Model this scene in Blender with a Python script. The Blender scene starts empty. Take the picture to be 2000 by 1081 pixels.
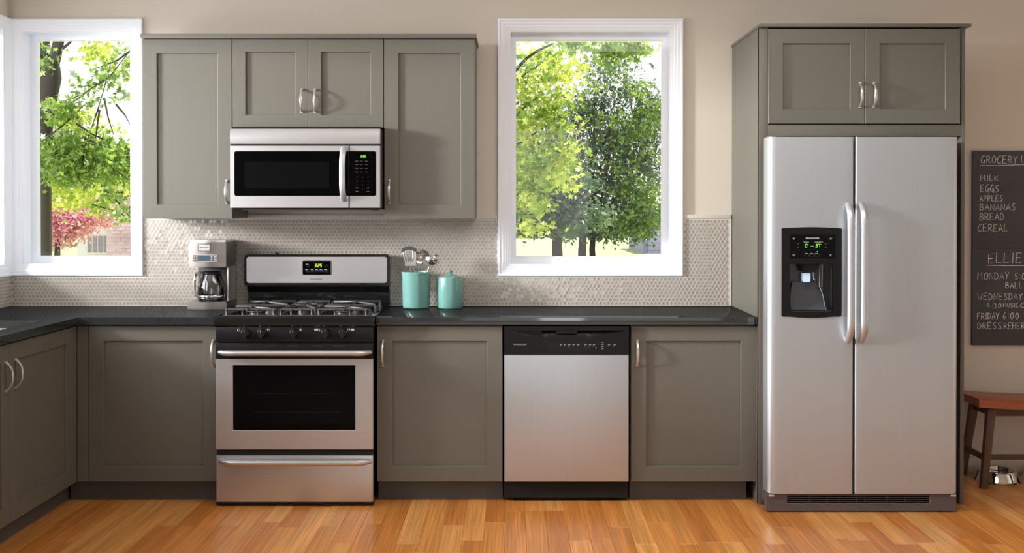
import bpy, bmesh, math, random
import numpy as np
from mathutils import Vector, Matrix, noise
PI = math.pi
C = bpy.context.scene.collection
scene = bpy.context.scene

# ------------------------------------------------------------------ camera
F, CX, CY, CAMY, CAMZ, TH = 2140.0, 1003.0, 430.7, -5.93, 1.42, math.radians(0.5)
cam = bpy.data.cameras.new('camera'); camo = bpy.data.objects.new('camera', cam); C.objects.link(camo)
cam.sensor_width = 36.0; cam.lens = F/2000*36.0
cam.shift_x = -(CX-1000)/2000; cam.shift_y = -(540.5-CY)/2000
cam.clip_start = 0.05; cam.clip_end = 400
camo.location = (0, CAMY, CAMZ); camo.rotation_euler = (PI/2-TH, 0, 0)
scene.camera = camo

# ------------------------------------------------------------------ world, sun, lights, exposure
w = bpy.data.worlds.new('world'); scene.world = w; w.use_nodes = True
nt = w.node_tree; bg = nt.nodes['Background']
tc = nt.nodes.new('ShaderNodeTexCoord'); sep = nt.nodes.new('ShaderNodeSeparateXYZ'); rmp = nt.nodes.new('ShaderNodeValToRGB')
nt.links.new(tc.outputs['Generated'], sep.inputs[0]); nt.links.new(sep.outputs['Z'], rmp.inputs[0]); nt.links.new(rmp.outputs[0], bg.inputs[0])
rmp.color_ramp.elements[0].position = 0.0; rmp.color_ramp.elements[0].color = (1.0, 0.98, 0.95, 1)
rmp.color_ramp.elements[1].position = 0.8; rmp.color_ramp.elements[1].color = (0.72, 0.84, 1.0, 1)
bg.inputs[1].default_value = 1.25
def light(name, kind, loc, target, energy, color=(1,1,1), size=1, size_y=None):
    l = bpy.data.lights.new(name, kind); o = bpy.data.objects.new(name, l); C.objects.link(o)
    o.location = loc; l.energy = energy; l.color = color
    o.rotation_euler = (Vector(target)-Vector(loc)).to_track_quat('-Z', 'Y').to_euler()
    if kind == 'AREA':
        l.shape = 'RECTANGLE'; l.size = size; l.size_y = size_y or size
    if kind == 'SUN': l.angle = size
    return o
light('sun', 'SUN', (10, 20, 30), (10-.30, 20-.5, 29), 6.5, (1.0, 0.95, 0.82), math.radians(1))
light('assumed_side_key', 'AREA', (-5.4, -2.05, 2.42), (0.2, -.6, 1.3), 190, (1.0, 0.99, 0.97), 0.55, 0.55)  # assumed key lamp outside the left wall, placed from the cast shadow directions
light('side_fill_wide', 'AREA', (-2.86, -1.9, 1.75), (0.6, -1.0, 1.4), 50, (0.97, 0.98, 1.0), 2.6, 1.2)  # added soft fill in the widened opening, brightens the fridge cabinet side
light('side_fill_far', 'AREA', (-11, -3.75, 2.75), (0.6, -.5, 1.4), 1500, (0.99, 0.99, 0.97), 0.9, 0.9)  # added distant second key to lift the fridge cabinet side, no known source
light('overhead_fill', 'AREA', (0.7, -2.0, 2.70), (0.7, -1.7, 0), 28, (1.0, 0.96, 0.90), 2.4, 0.8)  # added overhead fill for the middle of the floor, no known fixture
light('rear_fill', 'AREA', (1.2, -7.9, 1.45), (1.2, 0, 1.45), 18, (0.92, 0.96, 1.0), 5.6, 2.3)  # added broad fill before the solid rear wall, also brightens the fridge steel
light('rear_softbox_narrow', 'AREA', (0.5, -7.85, 1.35), (0.5, 0, 1.2), 14, (0.97, 0.98, 1.0), 0.9, 2.2)  # added tall softbox, gives the dishwasher its bright upright band
scene.view_settings.view_transform = 'Standard'; scene.view_settings.look = 'None'
scene.view_settings.gamma = 1; scene.view_settings.use_curve_mapping = False
scene.view_settings.exposure = 0.15

# ------------------------------------------------------------------ photo measure -> place
def wx(px, y): return (px-CX)/F*(y-CAMY)/math.cos(TH)
def wz(py, y):
    v = -(py-CY)/F; yy = math.cos(TH)+math.sin(TH)*v; zz = -math.sin(TH)+math.cos(TH)*v
    return CAMZ+zz*(y-CAMY)/yy

# ------------------------------------------------------------------ materials
def s2l(c):
    return tuple(((v/255)/12.92 if v/255 <= .04045 else ((v/255+.055)/1.055)**2.4) for v in c)
def mat(name, col, rough=.5, metal=0, spec=.5, emit=None, estr=1, coat=0, srgb=True, bump=None, var=None, aniso=0):
    m = bpy.data.materials.new(name); m.use_nodes = True; n = m.node_tree; b = n.nodes['Principled BSDF']
    c = s2l(col) if srgb else col
    b.inputs['Base Color'].default_value = (*c, 1); b.inputs['Roughness'].default_value = rough
    b.inputs['Metallic'].default_value = metal; b.inputs['Specular IOR Level'].default_value = spec
    b.inputs['Coat Weight'].default_value = coat
    if emit: b.inputs['Emission Color'].default_value = (*s2l(emit), 1); b.inputs['Emission Strength'].default_value = estr
    if aniso:
        b.inputs['Anisotropic'].default_value = aniso
    t = None
    def coord(scale):
        t = n.nodes.new('ShaderNodeTexCoord'); mp = n.nodes.new('ShaderNodeMapping'); mp.inputs['Scale'].default_value = scale
        n.links.new(t.outputs['Object'], mp.inputs[0]); return mp
    if var:            # (scale vec, amount, detail)
        mp = coord(var[0]); nz = n.nodes.new('ShaderNodeTexNoise'); nz.inputs['Scale'].default_value = 1; nz.inputs['Detail'].default_value = 4
        n.links.new(mp.outputs[0], nz.inputs[0])
        r = n.nodes.new('ShaderNodeMapRange'); r.inputs[1].default_value = .3; r.inputs[2].default_value = .7
        r.inputs[3].default_value = 1-var[1]; r.inputs[4].default_value = 1+var[1]
        n.links.new(nz.outputs[0], r.inputs[0])
        mx = n.nodes.new('ShaderNodeVectorMath'); mx.operation = 'SCALE'; mx.inputs[0].default_value = c
        n.links.new(r.outputs[0], mx.inputs['Scale']); n.links.new(mx.outputs[0], b.inputs['Base Color'])
    if bump:           # (scale vec, strength)
        mp = coord(bump[0]); nz = n.nodes.new('ShaderNodeTexNoise'); nz.inputs['Scale'].default_value = 1; nz.inputs['Detail'].default_value = 3
        n.links.new(mp.outputs[0], nz.inputs[0]); bp = n.nodes.new('ShaderNodeBump'); bp.inputs['Strength'].default_value = bump[1]; bp.inputs['Distance'].default_value = .002
        n.links.new(nz.outputs[0], bp.inputs['Height']); n.links.new(bp.outputs[0], b.inputs['Normal'])
    return m

M = {}
M['cab'] = mat('cabinet_paint', (100,97,89), .42, var=((260,260,6), .035), bump=((400,400,8), .05))
M['cabdark'] = mat('toe_kick_paint', (82,81,79), .5)
M['wall'] = mat('wall_paint', (209,200,188), .75, bump=((90,90,90), .05))
M['white'] = mat('white_trim', (242,246,254), .35)
M['ceil'] = mat('ceiling_paint', (235,232,226), .8)
M['steel'] = mat('brushed_steel', (198,196,198), .38, .86, bump=((3,3,900), .06), var=((2,2,300), .02))
M['steelv'] = mat('brushed_steel_upright', (192,197,204), .43, .8, bump=((900,900,3), .05), var=((300,300,2), .02))
M['nickel'] = mat('satin_nickel', (208,206,203), .28, .8)
M['chrome'] = mat('polished_steel', (215,212,208), .08, 1)
M['black'] = mat('black_enamel', (17,18,18), .14, coat=.3)
M['knob'] = mat('glossy_black_knob', (26,26,27), .16, spec=.6, coat=.4)
M['blackplastic'] = mat('black_plastic', (22,21,22), .35, spec=.2)
M['ventblack'] = mat('dark_grey_plastic', (90,83,85), .4)
M['glassblack'] = mat('black_glass', (4,4,5), .04, spec=.12)
M['glasswin'] = mat('black_glass_inner', (12,12,13), .12, spec=.12)
M['iron'] = mat('cast_iron', (62,60,61), .45, spec=.5, bump=((500,500,500), .1))
M['burner'] = mat('burner_cap', (40,38,38), .4)
M['alu'] = mat('burner_aluminium', (112,110,108), .4, .9)
M['coffee'] = mat('coffee_maker_steel', (142,135,132), .33, .85)
M['teal'] = mat('teal_glaze', (104,150,144), .22, coat=.3)
M['tile'] = mat('penny_tile_glaze', (160,152,144), .12, coat=.5)
M['grout'] = mat('tile_grout', (202,195,187), .6)
M['gap'] = mat('shadow_gap', (14,13,12), .8)
M['chalkboard'] = mat('chalkboard', (68,68,74), .7, var=((5,5,5), .12))
M['boardframe'] = mat('board_edge', (46,38,34), .6)
M['chalk'] = mat('chalk', (232,230,228), .95, var=((300,300,300), .25))
M['bench'] = mat('bench_seat_wood', (165,88,56), .4, var=((5,60,60), .15))
M['benchleg'] = mat('bench_leg_wood', (84,58,40), .5, var=((60,60,8), .2))
M['print'] = mat('grey_print', (150,150,150), .6)
M['printdim'] = mat('dim_grey_print', (92,92,94), .6)
M['printw'] = mat('white_print', (225,225,225), .6)
M['logo'] = mat('dark_print', (70,68,68), .5)
M['green'] = mat('green_digits', (20,60,10), .5, emit=(120,235,60), estr=1.5)
M['lime'] = mat('lime_digits', (30,50,10), .5, emit=(190,240,60), estr=1.4)
M['lcd'] = mat('blue_lcd', (60,78,92), .2)
M['lamp'] = mat('dispenser_light', (200,225,255), .5, emit=(190,215,240), estr=.45)
M['dispin'] = mat('dispenser_lining', (34,38,42), .2, coat=.4)
M['bark'] = mat('bark', (58,50,46), .9, bump=((14,14,3), .6))
M['barkgrey'] = mat('grey_bark', (88,80,80), .9)
M['siding'] = mat('pale_siding', (232,226,224), .8)
M['housebrick'] = mat('pink_brick', (214,190,190), .85)
M['lilac'] = mat('lilac_siding', (150,148,176), .8)
M['roofgrey'] = mat('grey_shingle', (112,110,126), .9)
M['housewin'] = mat('house_window', (150,142,150), .25)
M['garage'] = mat('garage_door', (176,172,192), .6)
M['concrete'] = mat('concrete', (205,200,205), .85)

def mat_granite():
    m = bpy.data.materials.new('dark_granite'); m.use_nodes = True; n = m.node_tree; n.nodes.clear(); N = n.nodes.new; L = n.links.new
    t = N('ShaderNodeTexCoord'); nz = N('ShaderNodeTexNoise'); nz.inputs['Scale'].default_value = 260; nz.inputs['Detail'].default_value = 6
    r = N('ShaderNodeValToRGB'); r.color_ramp.elements[0].position = .42; r.color_ramp.elements[0].color = (*s2l((23,25,26)), 1)
    r.color_ramp.elements[1].position = .75; r.color_ramp.elements[1].color = (*s2l((66,70,75)), 1)
    L(t.outputs['Object'], nz.inputs[0]); L(nz.outputs[0], r.inputs[0])
    d = N('ShaderNodeBsdfDiffuse'); g = N('ShaderNodeBsdfGlossy'); g.inputs['Roughness'].default_value = .07; g.inputs[0].default_value = (.92,.95,.93,1)
    mx = N('ShaderNodeMixShader'); mx.inputs[0].default_value = .12; o = N('ShaderNodeOutputMaterial')
    L(r.outputs[0], d.inputs[0]); L(d.outputs[0], mx.inputs[1]); L(g.outputs[0], mx.inputs[2]); L(mx.outputs[0], o.inputs[0])
    return m
M['granite'] = mat_granite()

def mat_wood():
    m = mat('strip_wood_floor', (190,120,60), .3, coat=.25); n = m.node_tree; b = n.nodes['Principled BSDF']
    L = n.links.new; N = n.nodes.new
    b.inputs['Coat Roughness'].default_value = .2
    t = N('ShaderNodeTexCoord'); oi = N('ShaderNodeObjectInfo'); ge = N('ShaderNodeNewGeometry')
    rnd = N('ShaderNodeMath'); rnd.operation = 'ADD'; L(oi.outputs['Random'], rnd.inputs[0]); L(ge.outputs['Random Per Island'], rnd.inputs[1])
    fr = N('ShaderNodeMath'); fr.operation = 'FRACT'; L(rnd.outputs[0], fr.inputs[0])
    off = N('ShaderNodeVectorMath'); off.operation = 'SCALE'; off.inputs[0].default_value = (7.3, 11.1, 3.7); L(fr.outputs[0], off.inputs['Scale'])
    ad = N('ShaderNodeVectorMath'); ad.operation = 'ADD'; L(t.outputs['Object'], ad.inputs[0]); L(off.outputs[0], ad.inputs[1])
    mp = N('ShaderNodeMapping'); mp.inputs['Scale'].default_value = (150, 2.2, 10); L(ad.outputs[0], mp.inputs[0])
    nz = N('ShaderNodeTexNoise'); nz.inputs['Scale'].default_value = 1; nz.inputs['Detail'].default_value = 5; L(mp.outputs[0], nz.inputs[0])
    mp2 = N('ShaderNodeMapping'); mp2.inputs['Scale'].default_value = (22, .9, 3); L(ad.outputs[0], mp2.inputs[0])
    nz2 = N('ShaderNodeTexNoise'); nz2.inputs['Scale'].default_value = 1; nz2.inputs['Detail'].default_value = 2; L(mp2.outputs[0], nz2.inputs[0])
    r0 = N('ShaderNodeValToRGB'); cr = r0.color_ramp
    cr.elements[0].position = 0; cr.elements[0].color = (*s2l((200,122,52)), 1); cr.elements[1].position = 1; cr.elements[1].color = (*s2l((232,166,94)), 1)
    e = cr.elements.new(.35); e.color = (*s2l((212,134,62)), 1); e = cr.elements.new(.7); e.color = (*s2l((222,148,74)), 1)
    L(fr.outputs[0], r0.inputs[0])
    m1 = N('ShaderNodeMapRange'); m1.inputs[1].default_value = .3; m1.inputs[2].default_value = .7; m1.inputs[3].default_value = .68; m1.inputs[4].default_value = 1.2; L(nz.outputs[0], m1.inputs[0])
    m2 = N('ShaderNodeMapRange'); m2.inputs[1].default_value = .3; m2.inputs[2].default_value = .7; m2.inputs[3].default_value = .85; m2.inputs[4].default_value = 1.12; L(nz2.outputs[0], m2.inputs[0])
    mu = N('ShaderNodeMath'); mu.operation = 'MULTIPLY'; L(m1.outputs[0], mu.inputs[0]); L(m2.outputs[0], mu.inputs[1])
    sc = N('ShaderNodeVectorMath'); sc.operation = 'SCALE'; L(r0.outputs[0], sc.inputs[0]); L(mu.outputs[0], sc.inputs['Scale'])
    L(sc.outputs[0], b.inputs['Base Color'])
    return m
M['wood'] = mat_wood()

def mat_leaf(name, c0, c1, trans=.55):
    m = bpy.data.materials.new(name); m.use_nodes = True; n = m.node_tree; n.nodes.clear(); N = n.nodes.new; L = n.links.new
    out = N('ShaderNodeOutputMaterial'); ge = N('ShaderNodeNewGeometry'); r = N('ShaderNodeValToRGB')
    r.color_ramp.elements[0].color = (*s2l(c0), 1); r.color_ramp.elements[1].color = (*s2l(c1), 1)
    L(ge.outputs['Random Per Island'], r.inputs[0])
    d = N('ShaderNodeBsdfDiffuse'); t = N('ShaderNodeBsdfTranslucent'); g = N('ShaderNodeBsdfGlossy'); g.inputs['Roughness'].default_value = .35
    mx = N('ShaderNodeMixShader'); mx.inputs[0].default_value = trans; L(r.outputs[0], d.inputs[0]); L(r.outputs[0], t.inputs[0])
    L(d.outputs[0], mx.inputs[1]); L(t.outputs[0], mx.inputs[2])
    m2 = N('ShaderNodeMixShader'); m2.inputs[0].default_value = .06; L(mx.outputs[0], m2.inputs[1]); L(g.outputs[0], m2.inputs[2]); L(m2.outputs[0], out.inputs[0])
    return m
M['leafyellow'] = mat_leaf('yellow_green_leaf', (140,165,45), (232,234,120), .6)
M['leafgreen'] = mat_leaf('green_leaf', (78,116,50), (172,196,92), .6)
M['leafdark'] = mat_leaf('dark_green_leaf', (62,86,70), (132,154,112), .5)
M['leafpink'] = mat_leaf('pink_leaf', (200,124,146), (252,208,216), .6)
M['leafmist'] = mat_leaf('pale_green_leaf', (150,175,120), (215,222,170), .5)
M['grass'] = mat('lawn_grass', (172,182,124), .95, var=((3,3,3), .2))

def mat_pane():
    m = bpy.data.materials.new('clear_pane'); m.use_nodes = True; n = m.node_tree; n.nodes.clear(); N = n.nodes.new; L = n.links.new
    out = N('ShaderNodeOutputMaterial'); t = N('ShaderNodeBsdfTransparent'); g = N('ShaderNodeBsdfGlossy'); g.inputs['Roughness'].default_value = .01
    f = N('ShaderNodeFresnel'); f.inputs[0].default_value = 1.3; mx = N('ShaderNodeMixShader')
    L(f.outputs[0], mx.inputs[0]); L(t.outputs[0], mx.inputs[1]); L(g.outputs[0], mx.inputs[2]); L(mx.outputs[0], out.inputs[0])
    return m
M['pane'] = mat_pane()
def mat_carafe():
    m = bpy.data.materials.new('carafe_glass'); m.use_nodes = True; n = m.node_tree; n.nodes.clear(); N = n.nodes.new; L = n.links.new
    out = N('ShaderNodeOutputMaterial'); t = N('ShaderNodeBsdfTransparent'); t.inputs[0].default_value = (.86,.86,.86,1); g = N('ShaderNodeBsdfGlossy'); g.inputs['Roughness'].default_value = .03
    f = N('ShaderNodeFresnel'); f.inputs[0].default_value = 1.75; mx = N('ShaderNodeMixShader')
    L(f.outputs[0], mx.inputs[0]); L(t.outputs[0], mx.inputs[1]); L(g.outputs[0], mx.inputs[2]); L(mx.outputs[0], out.inputs[0])
    return m
M['carafe'] = mat_carafe()

# ------------------------------------------------------------------ mesh builder (world coordinates)
class MB:
    def __init__(s, mtx=None): s.bm = bmesh.new(); s.mtx = mtx
    def quadbox(s, pts8, bevel=0, seg=2):
        vs = [s.bm.verts.new(p) for p in pts8]
        fs = [s.bm.faces.new([vs[i] for i in f]) for f in ((0,3,2,1),(4,5,6,7),(0,1,5,4),(1,2,6,5),(2,3,7,6),(3,0,4,7))]
        if bevel:
            es = list({e for f in fs for e in f.edges})
            bmesh.ops.bevel(s.bm, geom=es, offset=bevel, segments=seg, affect='EDGES', profile=.6, clamp_overlap=True)
        return s
    def box(s, x0, x1, y0, y1, z0, z1, bevel=0, seg=2):
        if x0 > x1: x0, x1 = x1, x0
        if y0 > y1: y0, y1 = y1, y0
        if z0 > z1: z0, z1 = z1, z0
        return s.quadbox([(x0,y0,z0),(x1,y0,z0),(x1,y1,z0),(x0,y1,z0),(x0,y0,z1),(x1,y0,z1),(x1,y1,z1),(x0,y1,z1)], bevel, seg)
    def prism(s, poly, axis, a, b, bevel=0):
        """closed polygon (u,v) extruded along axis 'x','y','z' from a to b"""
        def P(u, v, t): return {'x': (t,u,v), 'y': (u,t,v), 'z': (u,v,t)}[axis]
        A = [s.bm.verts.new(P(u,v,a)) for u,v in poly]; B = [s.bm.verts.new(P(u,v,b)) for u,v in poly]
        n = len(poly); fs = [s.bm.faces.new(A), s.bm.faces.new(B[::-1])]
        for i in range(n): fs.append(s.bm.faces.new((A[i], B[i], B[(i+1)%n], A[(i+1)%n])))
        bmesh.ops.recalc_face_normals(s.bm, faces=fs)
        if bevel:
            es = list({e for f in fs[:2] for e in f.edges})
            bmesh.ops.bevel(s.bm, geom=es, offset=bevel, segments=2, affect='EDGES', clamp_overlap=True)
        return s
    def rrect(s, x0, x1, z0, z1, r, y0, y1, corners=(1,1,1,1), bevel=0, seg=5):
        """rounded slab in the xz plane; corners: bl, br, tr, tl"""
        p = []
        cs = [((x0,z0),PI), ((x1,z0),1.5*PI), ((x1,z1),0), ((x0,z1),.5*PI)]
        for k, ((cx,cz),a0) in enumerate(cs):
            if not corners[k]: p.append((cx,cz)); continue
            sx = 1 if k in (0,3) else -1; sz = 1 if k in (0,1) else -1
            for i in range(seg+1):
                a = a0+i/seg*PI/2; p.append((cx+sx*r+r*math.cos(a), cz+sz*r+r*math.sin(a)))
        return s.prism(p, 'y', y0, y1, bevel)
    def ring(s, outer, inner, y0, y1, ch=0):
        """rectangular frame: outer/inner = (x0,x1,z0,z1); front y0, back y1; ch = chamfer of the inner edge"""
        def R(r, y, d=0): return [(r[0]-d,y,r[2]-d),(r[1]+d,y,r[2]-d),(r[1]+d,y,r[3]+d),(r[0]-d,y,r[3]+d)]
        loops = [R(outer,y1), R(outer,y0+.001,0), R(outer,y0,-.001), R(inner,y0,ch), R(inner,y0+ch,0), R(inner,y1,0)]
        V = [[s.bm.verts.new(p) for p in l] for l in loops]; n = len(V); fs = []
        for i in range(n):
            a, b = V[i], V[(i+1)%n]
            for k in range(4): fs.append(s.bm.faces.new((a[k], a[(k+1)%4], b[(k+1)%4], b[k])))
        bmesh.ops.recalc_face_normals(s.bm, faces=fs); return s
    def sweep_rect(s, rect, prof):
        """mitred moulding round rect; prof = closed list of (inset, y)"""
        V = []
        for (d, y) in prof:
            V.append([s.bm.verts.new(p) for p in ((rect[0]+d,y,rect[2]+d),(rect[1]-d,y,rect[2]+d),(rect[1]-d,y,rect[3]-d),(rect[0]+d,y,rect[3]-d))])
        n = len(V); fs = []
        for i in range(n):
            a, b = V[i], V[(i+1)%n]
            for k in range(4): fs.append(s.bm.faces.new((a[k], a[(k+1)%4], b[(k+1)%4], b[k])))
        bmesh.ops.recalc_face_normals(s.bm, faces=fs); return s
    def tube(s, pts, rad, seg=10, flat=None, cap=True, up=(0,0,1)):
        """tube through pts; rad number or list; flat=(a,b) scales across (side, normal)"""
        pts = [Vector(p) for p in pts]; n = len(pts); R = rad if isinstance(rad, (list,tuple)) else [rad]*n
        rings = []; ref = Vector(up)
        for i, p in enumerate(pts):
            t = (pts[min(i+1,n-1)]-pts[max(i-1,0)]).normalized()
            r0 = ref if abs(t.dot(ref)) < .95 else (Vector((1,0,0)) if abs(t.x) < .9 else Vector((0,1,0)))
            u = t.cross(r0).normalized(); v = u.cross(t).normalized()
            fa, fb = flat or (1,1)
            rings.append([s.bm.verts.new(p+u*math.cos(2*PI*k/seg)*R[i]*fa+v*math.sin(2*PI*k/seg)*R[i]*fb) for k in range(seg)])
        fs = []
        for i in range(n-1):
            for k in range(seg): fs.append(s.bm.faces.new((rings[i][k], rings[i][(k+1)%seg], rings[i+1][(k+1)%seg], rings[i+1][k])))
        if cap: fs += [s.bm.faces.new(rings[0][::-1]), s.bm.faces.new(rings[-1])]
        return s
    def lathe(s, prof, cx, cy, seg=40, axis='z'):
        """profile [(r, h)] about a vertical axis through (cx,cy); axis 'y': (cx,cz) with h along y"""
        rings = []
        for r, h in prof:
            if r < 1e-6:
                rings.append([s.bm.verts.new((cx,cy,h) if axis == 'z' else (cx,h,cy))])
            else:
                rings.append([s.bm.verts.new((cx+r*math.cos(2*PI*k/seg), cy+r*math.sin(2*PI*k/seg), h) if axis == 'z' else (cx+r*math.cos(2*PI*k/seg), h, cy+r*math.sin(2*PI*k/seg))) for k in range(seg)])
        fs = []
        for a, b in zip(rings, rings[1:]):
            if len(a) == 1 and len(b) == 1: continue
            for k in range(seg):
                k2 = (k+1) % seg
                if len(a) == 1: fs.append(s.bm.faces.new((a[0], b[k2], b[k])))
                elif len(b) == 1: fs.append(s.bm.faces.new((a[k], a[k2], b[0])))
                else: fs.append(s.bm.faces.new((a[k], a[k2], b[k2], b[k])))
        bmesh.ops.recalc_face_normals(s.bm, faces=fs); return s
    def build(s, name, m, parent=None, ang=35):
        me = bpy.data.meshes.new(name)
        if s.mtx: s.bm.transform(s.mtx)
        if parent is not None:
            s.bm.transform(Matrix.Translation(-Vector(worldloc(parent))))
        s.bm.to_mesh(me); s.bm.free()
        me.materials.append(M[m] if isinstance(m, str) else m)
        me.polygons.foreach_set('use_smooth', [True]*len(me.polygons))
        me.set_sharp_from_angle(angle=math.radians(ang))
        o = bpy.data.objects.new(name, me); C.objects.link(o)
        if parent is not None: o.parent = parent
        return o
def worldloc(o):
    v = Vector(o.location)
    while o.parent: o = o.parent; v += Vector(o.location)
    return v
def tag(o, label, cat, group=None, kind=None):
    if label: o['label'] = label
    if cat: o['category'] = cat
    if group: o['group'] = group
    if kind: o['kind'] = kind
    return o
def thing(name, label, cat, loc=(0,0,0), group=None, kind=None):
    o = bpy.data.objects.new(name, None); C.objects.link(o); o.location = loc; o.empty_display_size = .1
    return tag(o, label, cat, group, kind)
def copy_tree(o, parent=None):
    c = o.copy(); C.objects.link(c)
    if parent is not None: c.parent = parent
    for ch in list(o.children): copy_tree(ch, c)
    return c
_font = {}
def text(body, cx, z, size, y, name, m, parent, align='CENTER', shear=0, facing=0, space=1.0, width=None, th=.0004):
    cu = bpy.data.curves.new('t', 'FONT'); cu.body = body; cu.size = size; cu.align_x = align; cu.align_y = 'BOTTOM_BASELINE'; cu.extrude = th; cu.shear = shear; cu.space_character = space; cu.resolution_u = 2
    o = bpy.data.objects.new('t', cu); C.objects.link(o); bpy.context.view_layer.update()
    me = bpy.data.meshes.new_from_object(o.evaluated_get(bpy.context.evaluated_depsgraph_get()))
    bpy.data.objects.remove(o)
    b = MB(); b.bm.from_mesh(me)
    if width:
        xs = [v.co.x for v in b.bm.verts]; k = width/(max(xs)-min(xs)); b.bm.transform(Matrix.Diagonal((k,1,1,1)))
    b.bm.transform(Matrix.Translation((cx, y, z)) @ Matrix.Rotation(PI/2, 4, 'X'))
    return b.build(name, m, parent)
SEG = {'0':'abcdef','1':'bc','2':'abged','3':'abgcd','4':'fgbc','5':'afgcd','6':'afgedc','7':'abc','8':'abcdefg','9':'abcdfg'}
def seven(b, s, x, z, h, y, sh=.12, w=.52, t=.13):
    for ch in s:
        if ch == ':':
            for zz in (.3,.7): b.box(x+sh*zz*h, x+sh*zz*h+t*h, y-.0006, y, z+zz*h-t*h/2, z+zz*h+t*h/2)
            x += .3*h; continue
        if ch == "'":
            c0 = x+sh*h+.05*h; b.ring((c0-.12*h,c0+.12*h,z+.76*h,z+1.0*h),(c0-.05*h,c0+.05*h,z+.83*h,z+.93*h), y-.0006, y, 0); x += .3*h; continue
        W = w*h; P = {'a':((0,1),(1,1)),'b':((1,1),(1,.5)),'c':((1,.5),(1,0)),'d':((0,0),(1,0)),'e':((0,.5),(0,0)),'f':((0,1),(0,.5)),'g':((0,.5),(1,.5))}
        for k in SEG[ch]:
            (u0,v0),(u1,v1) = P[k]
            x0 = x+u0*W+sh*v0*h; x1 = x+u1*W+sh*v1*h; z0 = z+v0*h; z1 = z+v1*h; hw = t*h/2
            if v0 == v1: q = [(x0-hw*.3,z0-hw),(x1+hw*.3,z0-hw),(x1+hw*.3,z0+hw),(x0-hw*.3,z0+hw)]
            else: q = [(x1-hw,z1+hw*.5),(x1+hw,z1+hw*.5),(x0+hw,z0-hw*.5),(x0-hw,z0-hw*.5)]
            b.prism(q, 'y', y-.0006, y)
        x += W+.25*h
    return b

LEFT = lambda ox, oy: Matrix(((0,-1,0,ox),(1,0,0,oy),(0,0,1,0),(0,0,0,1)))   # local front (-y) turns to face +X

# ================================================================== SETTING
XL, XR, YR, ZC, WT = -2.724, 4.3, -8.0, 2.78, .16
CT, CTH = .905, .036                    # counter top height, thickness
# windows: casing rect on the wall plane (y=0)
def rect_px(a, b, t, bo, y): return (wx(a,y), wx(b,y), wz(bo,y), wz(t,y))
W1 = rect_px(22.5, 281, 37.5, 539, 0); W2 = rect_px(972, 1333, 37, 539.5, 0)
G1 = rect_px(75, 257, 79.5, 500, .09); G2 = rect_px(1008, 1292, 80, 501, .09)
CW = .062
def opening(W): return (W[0]+CW, W[1]-CW, W[2]+CW*.92, W[3]-CW)
O1, O2 = opening(W1), opening(W2)
b = MB()
xs = [XL-WT, O1[0], O1[1], O2[0], O2[1], XR]
for i in range(5):
    if i in (1, 3):
        O = O1 if i == 1 else O2
        b.box(xs[i], xs[i+1], 0, WT, 0, O[2]); b.box(xs[i], xs[i+1], 0, WT, O[3], ZC)
    else: b.box(xs[i], xs[i+1], 0, WT, 0, ZC)
bmesh.ops.remove_doubles(b.bm, verts=b.bm.verts, dist=1e-5)
wall_back = tag(b.build('wall_back', 'wall'), 'long beige painted back wall behind the cabinets with two window openings', 'wall', kind='structure')
# left wall; corner window widened out of view to let the side lamps in
LW0, LW1 = -3.7, -.015
W3 = (LW0, LW1, W1[2], W1[3]); O3 = (W3[0]+CW, W3[1]-CW, O1[2], O1[3])
mL = LEFT(XL, 0)
b = MB(mL)
b.box(YR, O3[0], 0, WT, 0, ZC); b.box(O3[1], 0, 0, WT, 0, ZC); b.box(O3[0], O3[1], 0, WT, 0, O3[2]); b.box(O3[0], O3[1], 0, WT, O3[3], ZC)
tag(b.build('wall_left', 'wall'), 'beige left wall meeting the back wall at the corner window', 'wall', kind='structure')
tag(MB().box(XR, XR+.15, YR, WT, 0, ZC).build('wall_right', 'wall'), 'beige right wall outside the frame beyond the bench', 'wall', kind='structure')
tag(MB().box(XL-WT, XR+.15, YR-.15, YR, 0, ZC).build('wall_rear', 'wall'), 'beige rear wall behind the viewer', 'wall', kind='structure')
tag(MB().box(XL-WT, XR+.15, YR-.15, WT, ZC, ZC+.1).build('ceiling', 'ceil'), 'white ceiling above the kitchen, out of frame', 'ceiling', kind='structure')
tag(MB().box(XL-1.1, XR+.6, WT, WT+1.0, ZC+.0, ZC+.12).build('sun_baffle', 'white'), 'unseen overhang added outside above the windows to block the sun', 'sun blocker', kind='structure')  # unseen slab added so no direct sun falls through the back windows
floor = tag(MB().box(XL-WT, XR+.15, YR-.15, WT, -.12, -.0125).build('floor', 'boardframe'), 'orange-brown strip wood floor in narrow boards running away from the viewer', 'floor', kind='structure')
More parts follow.
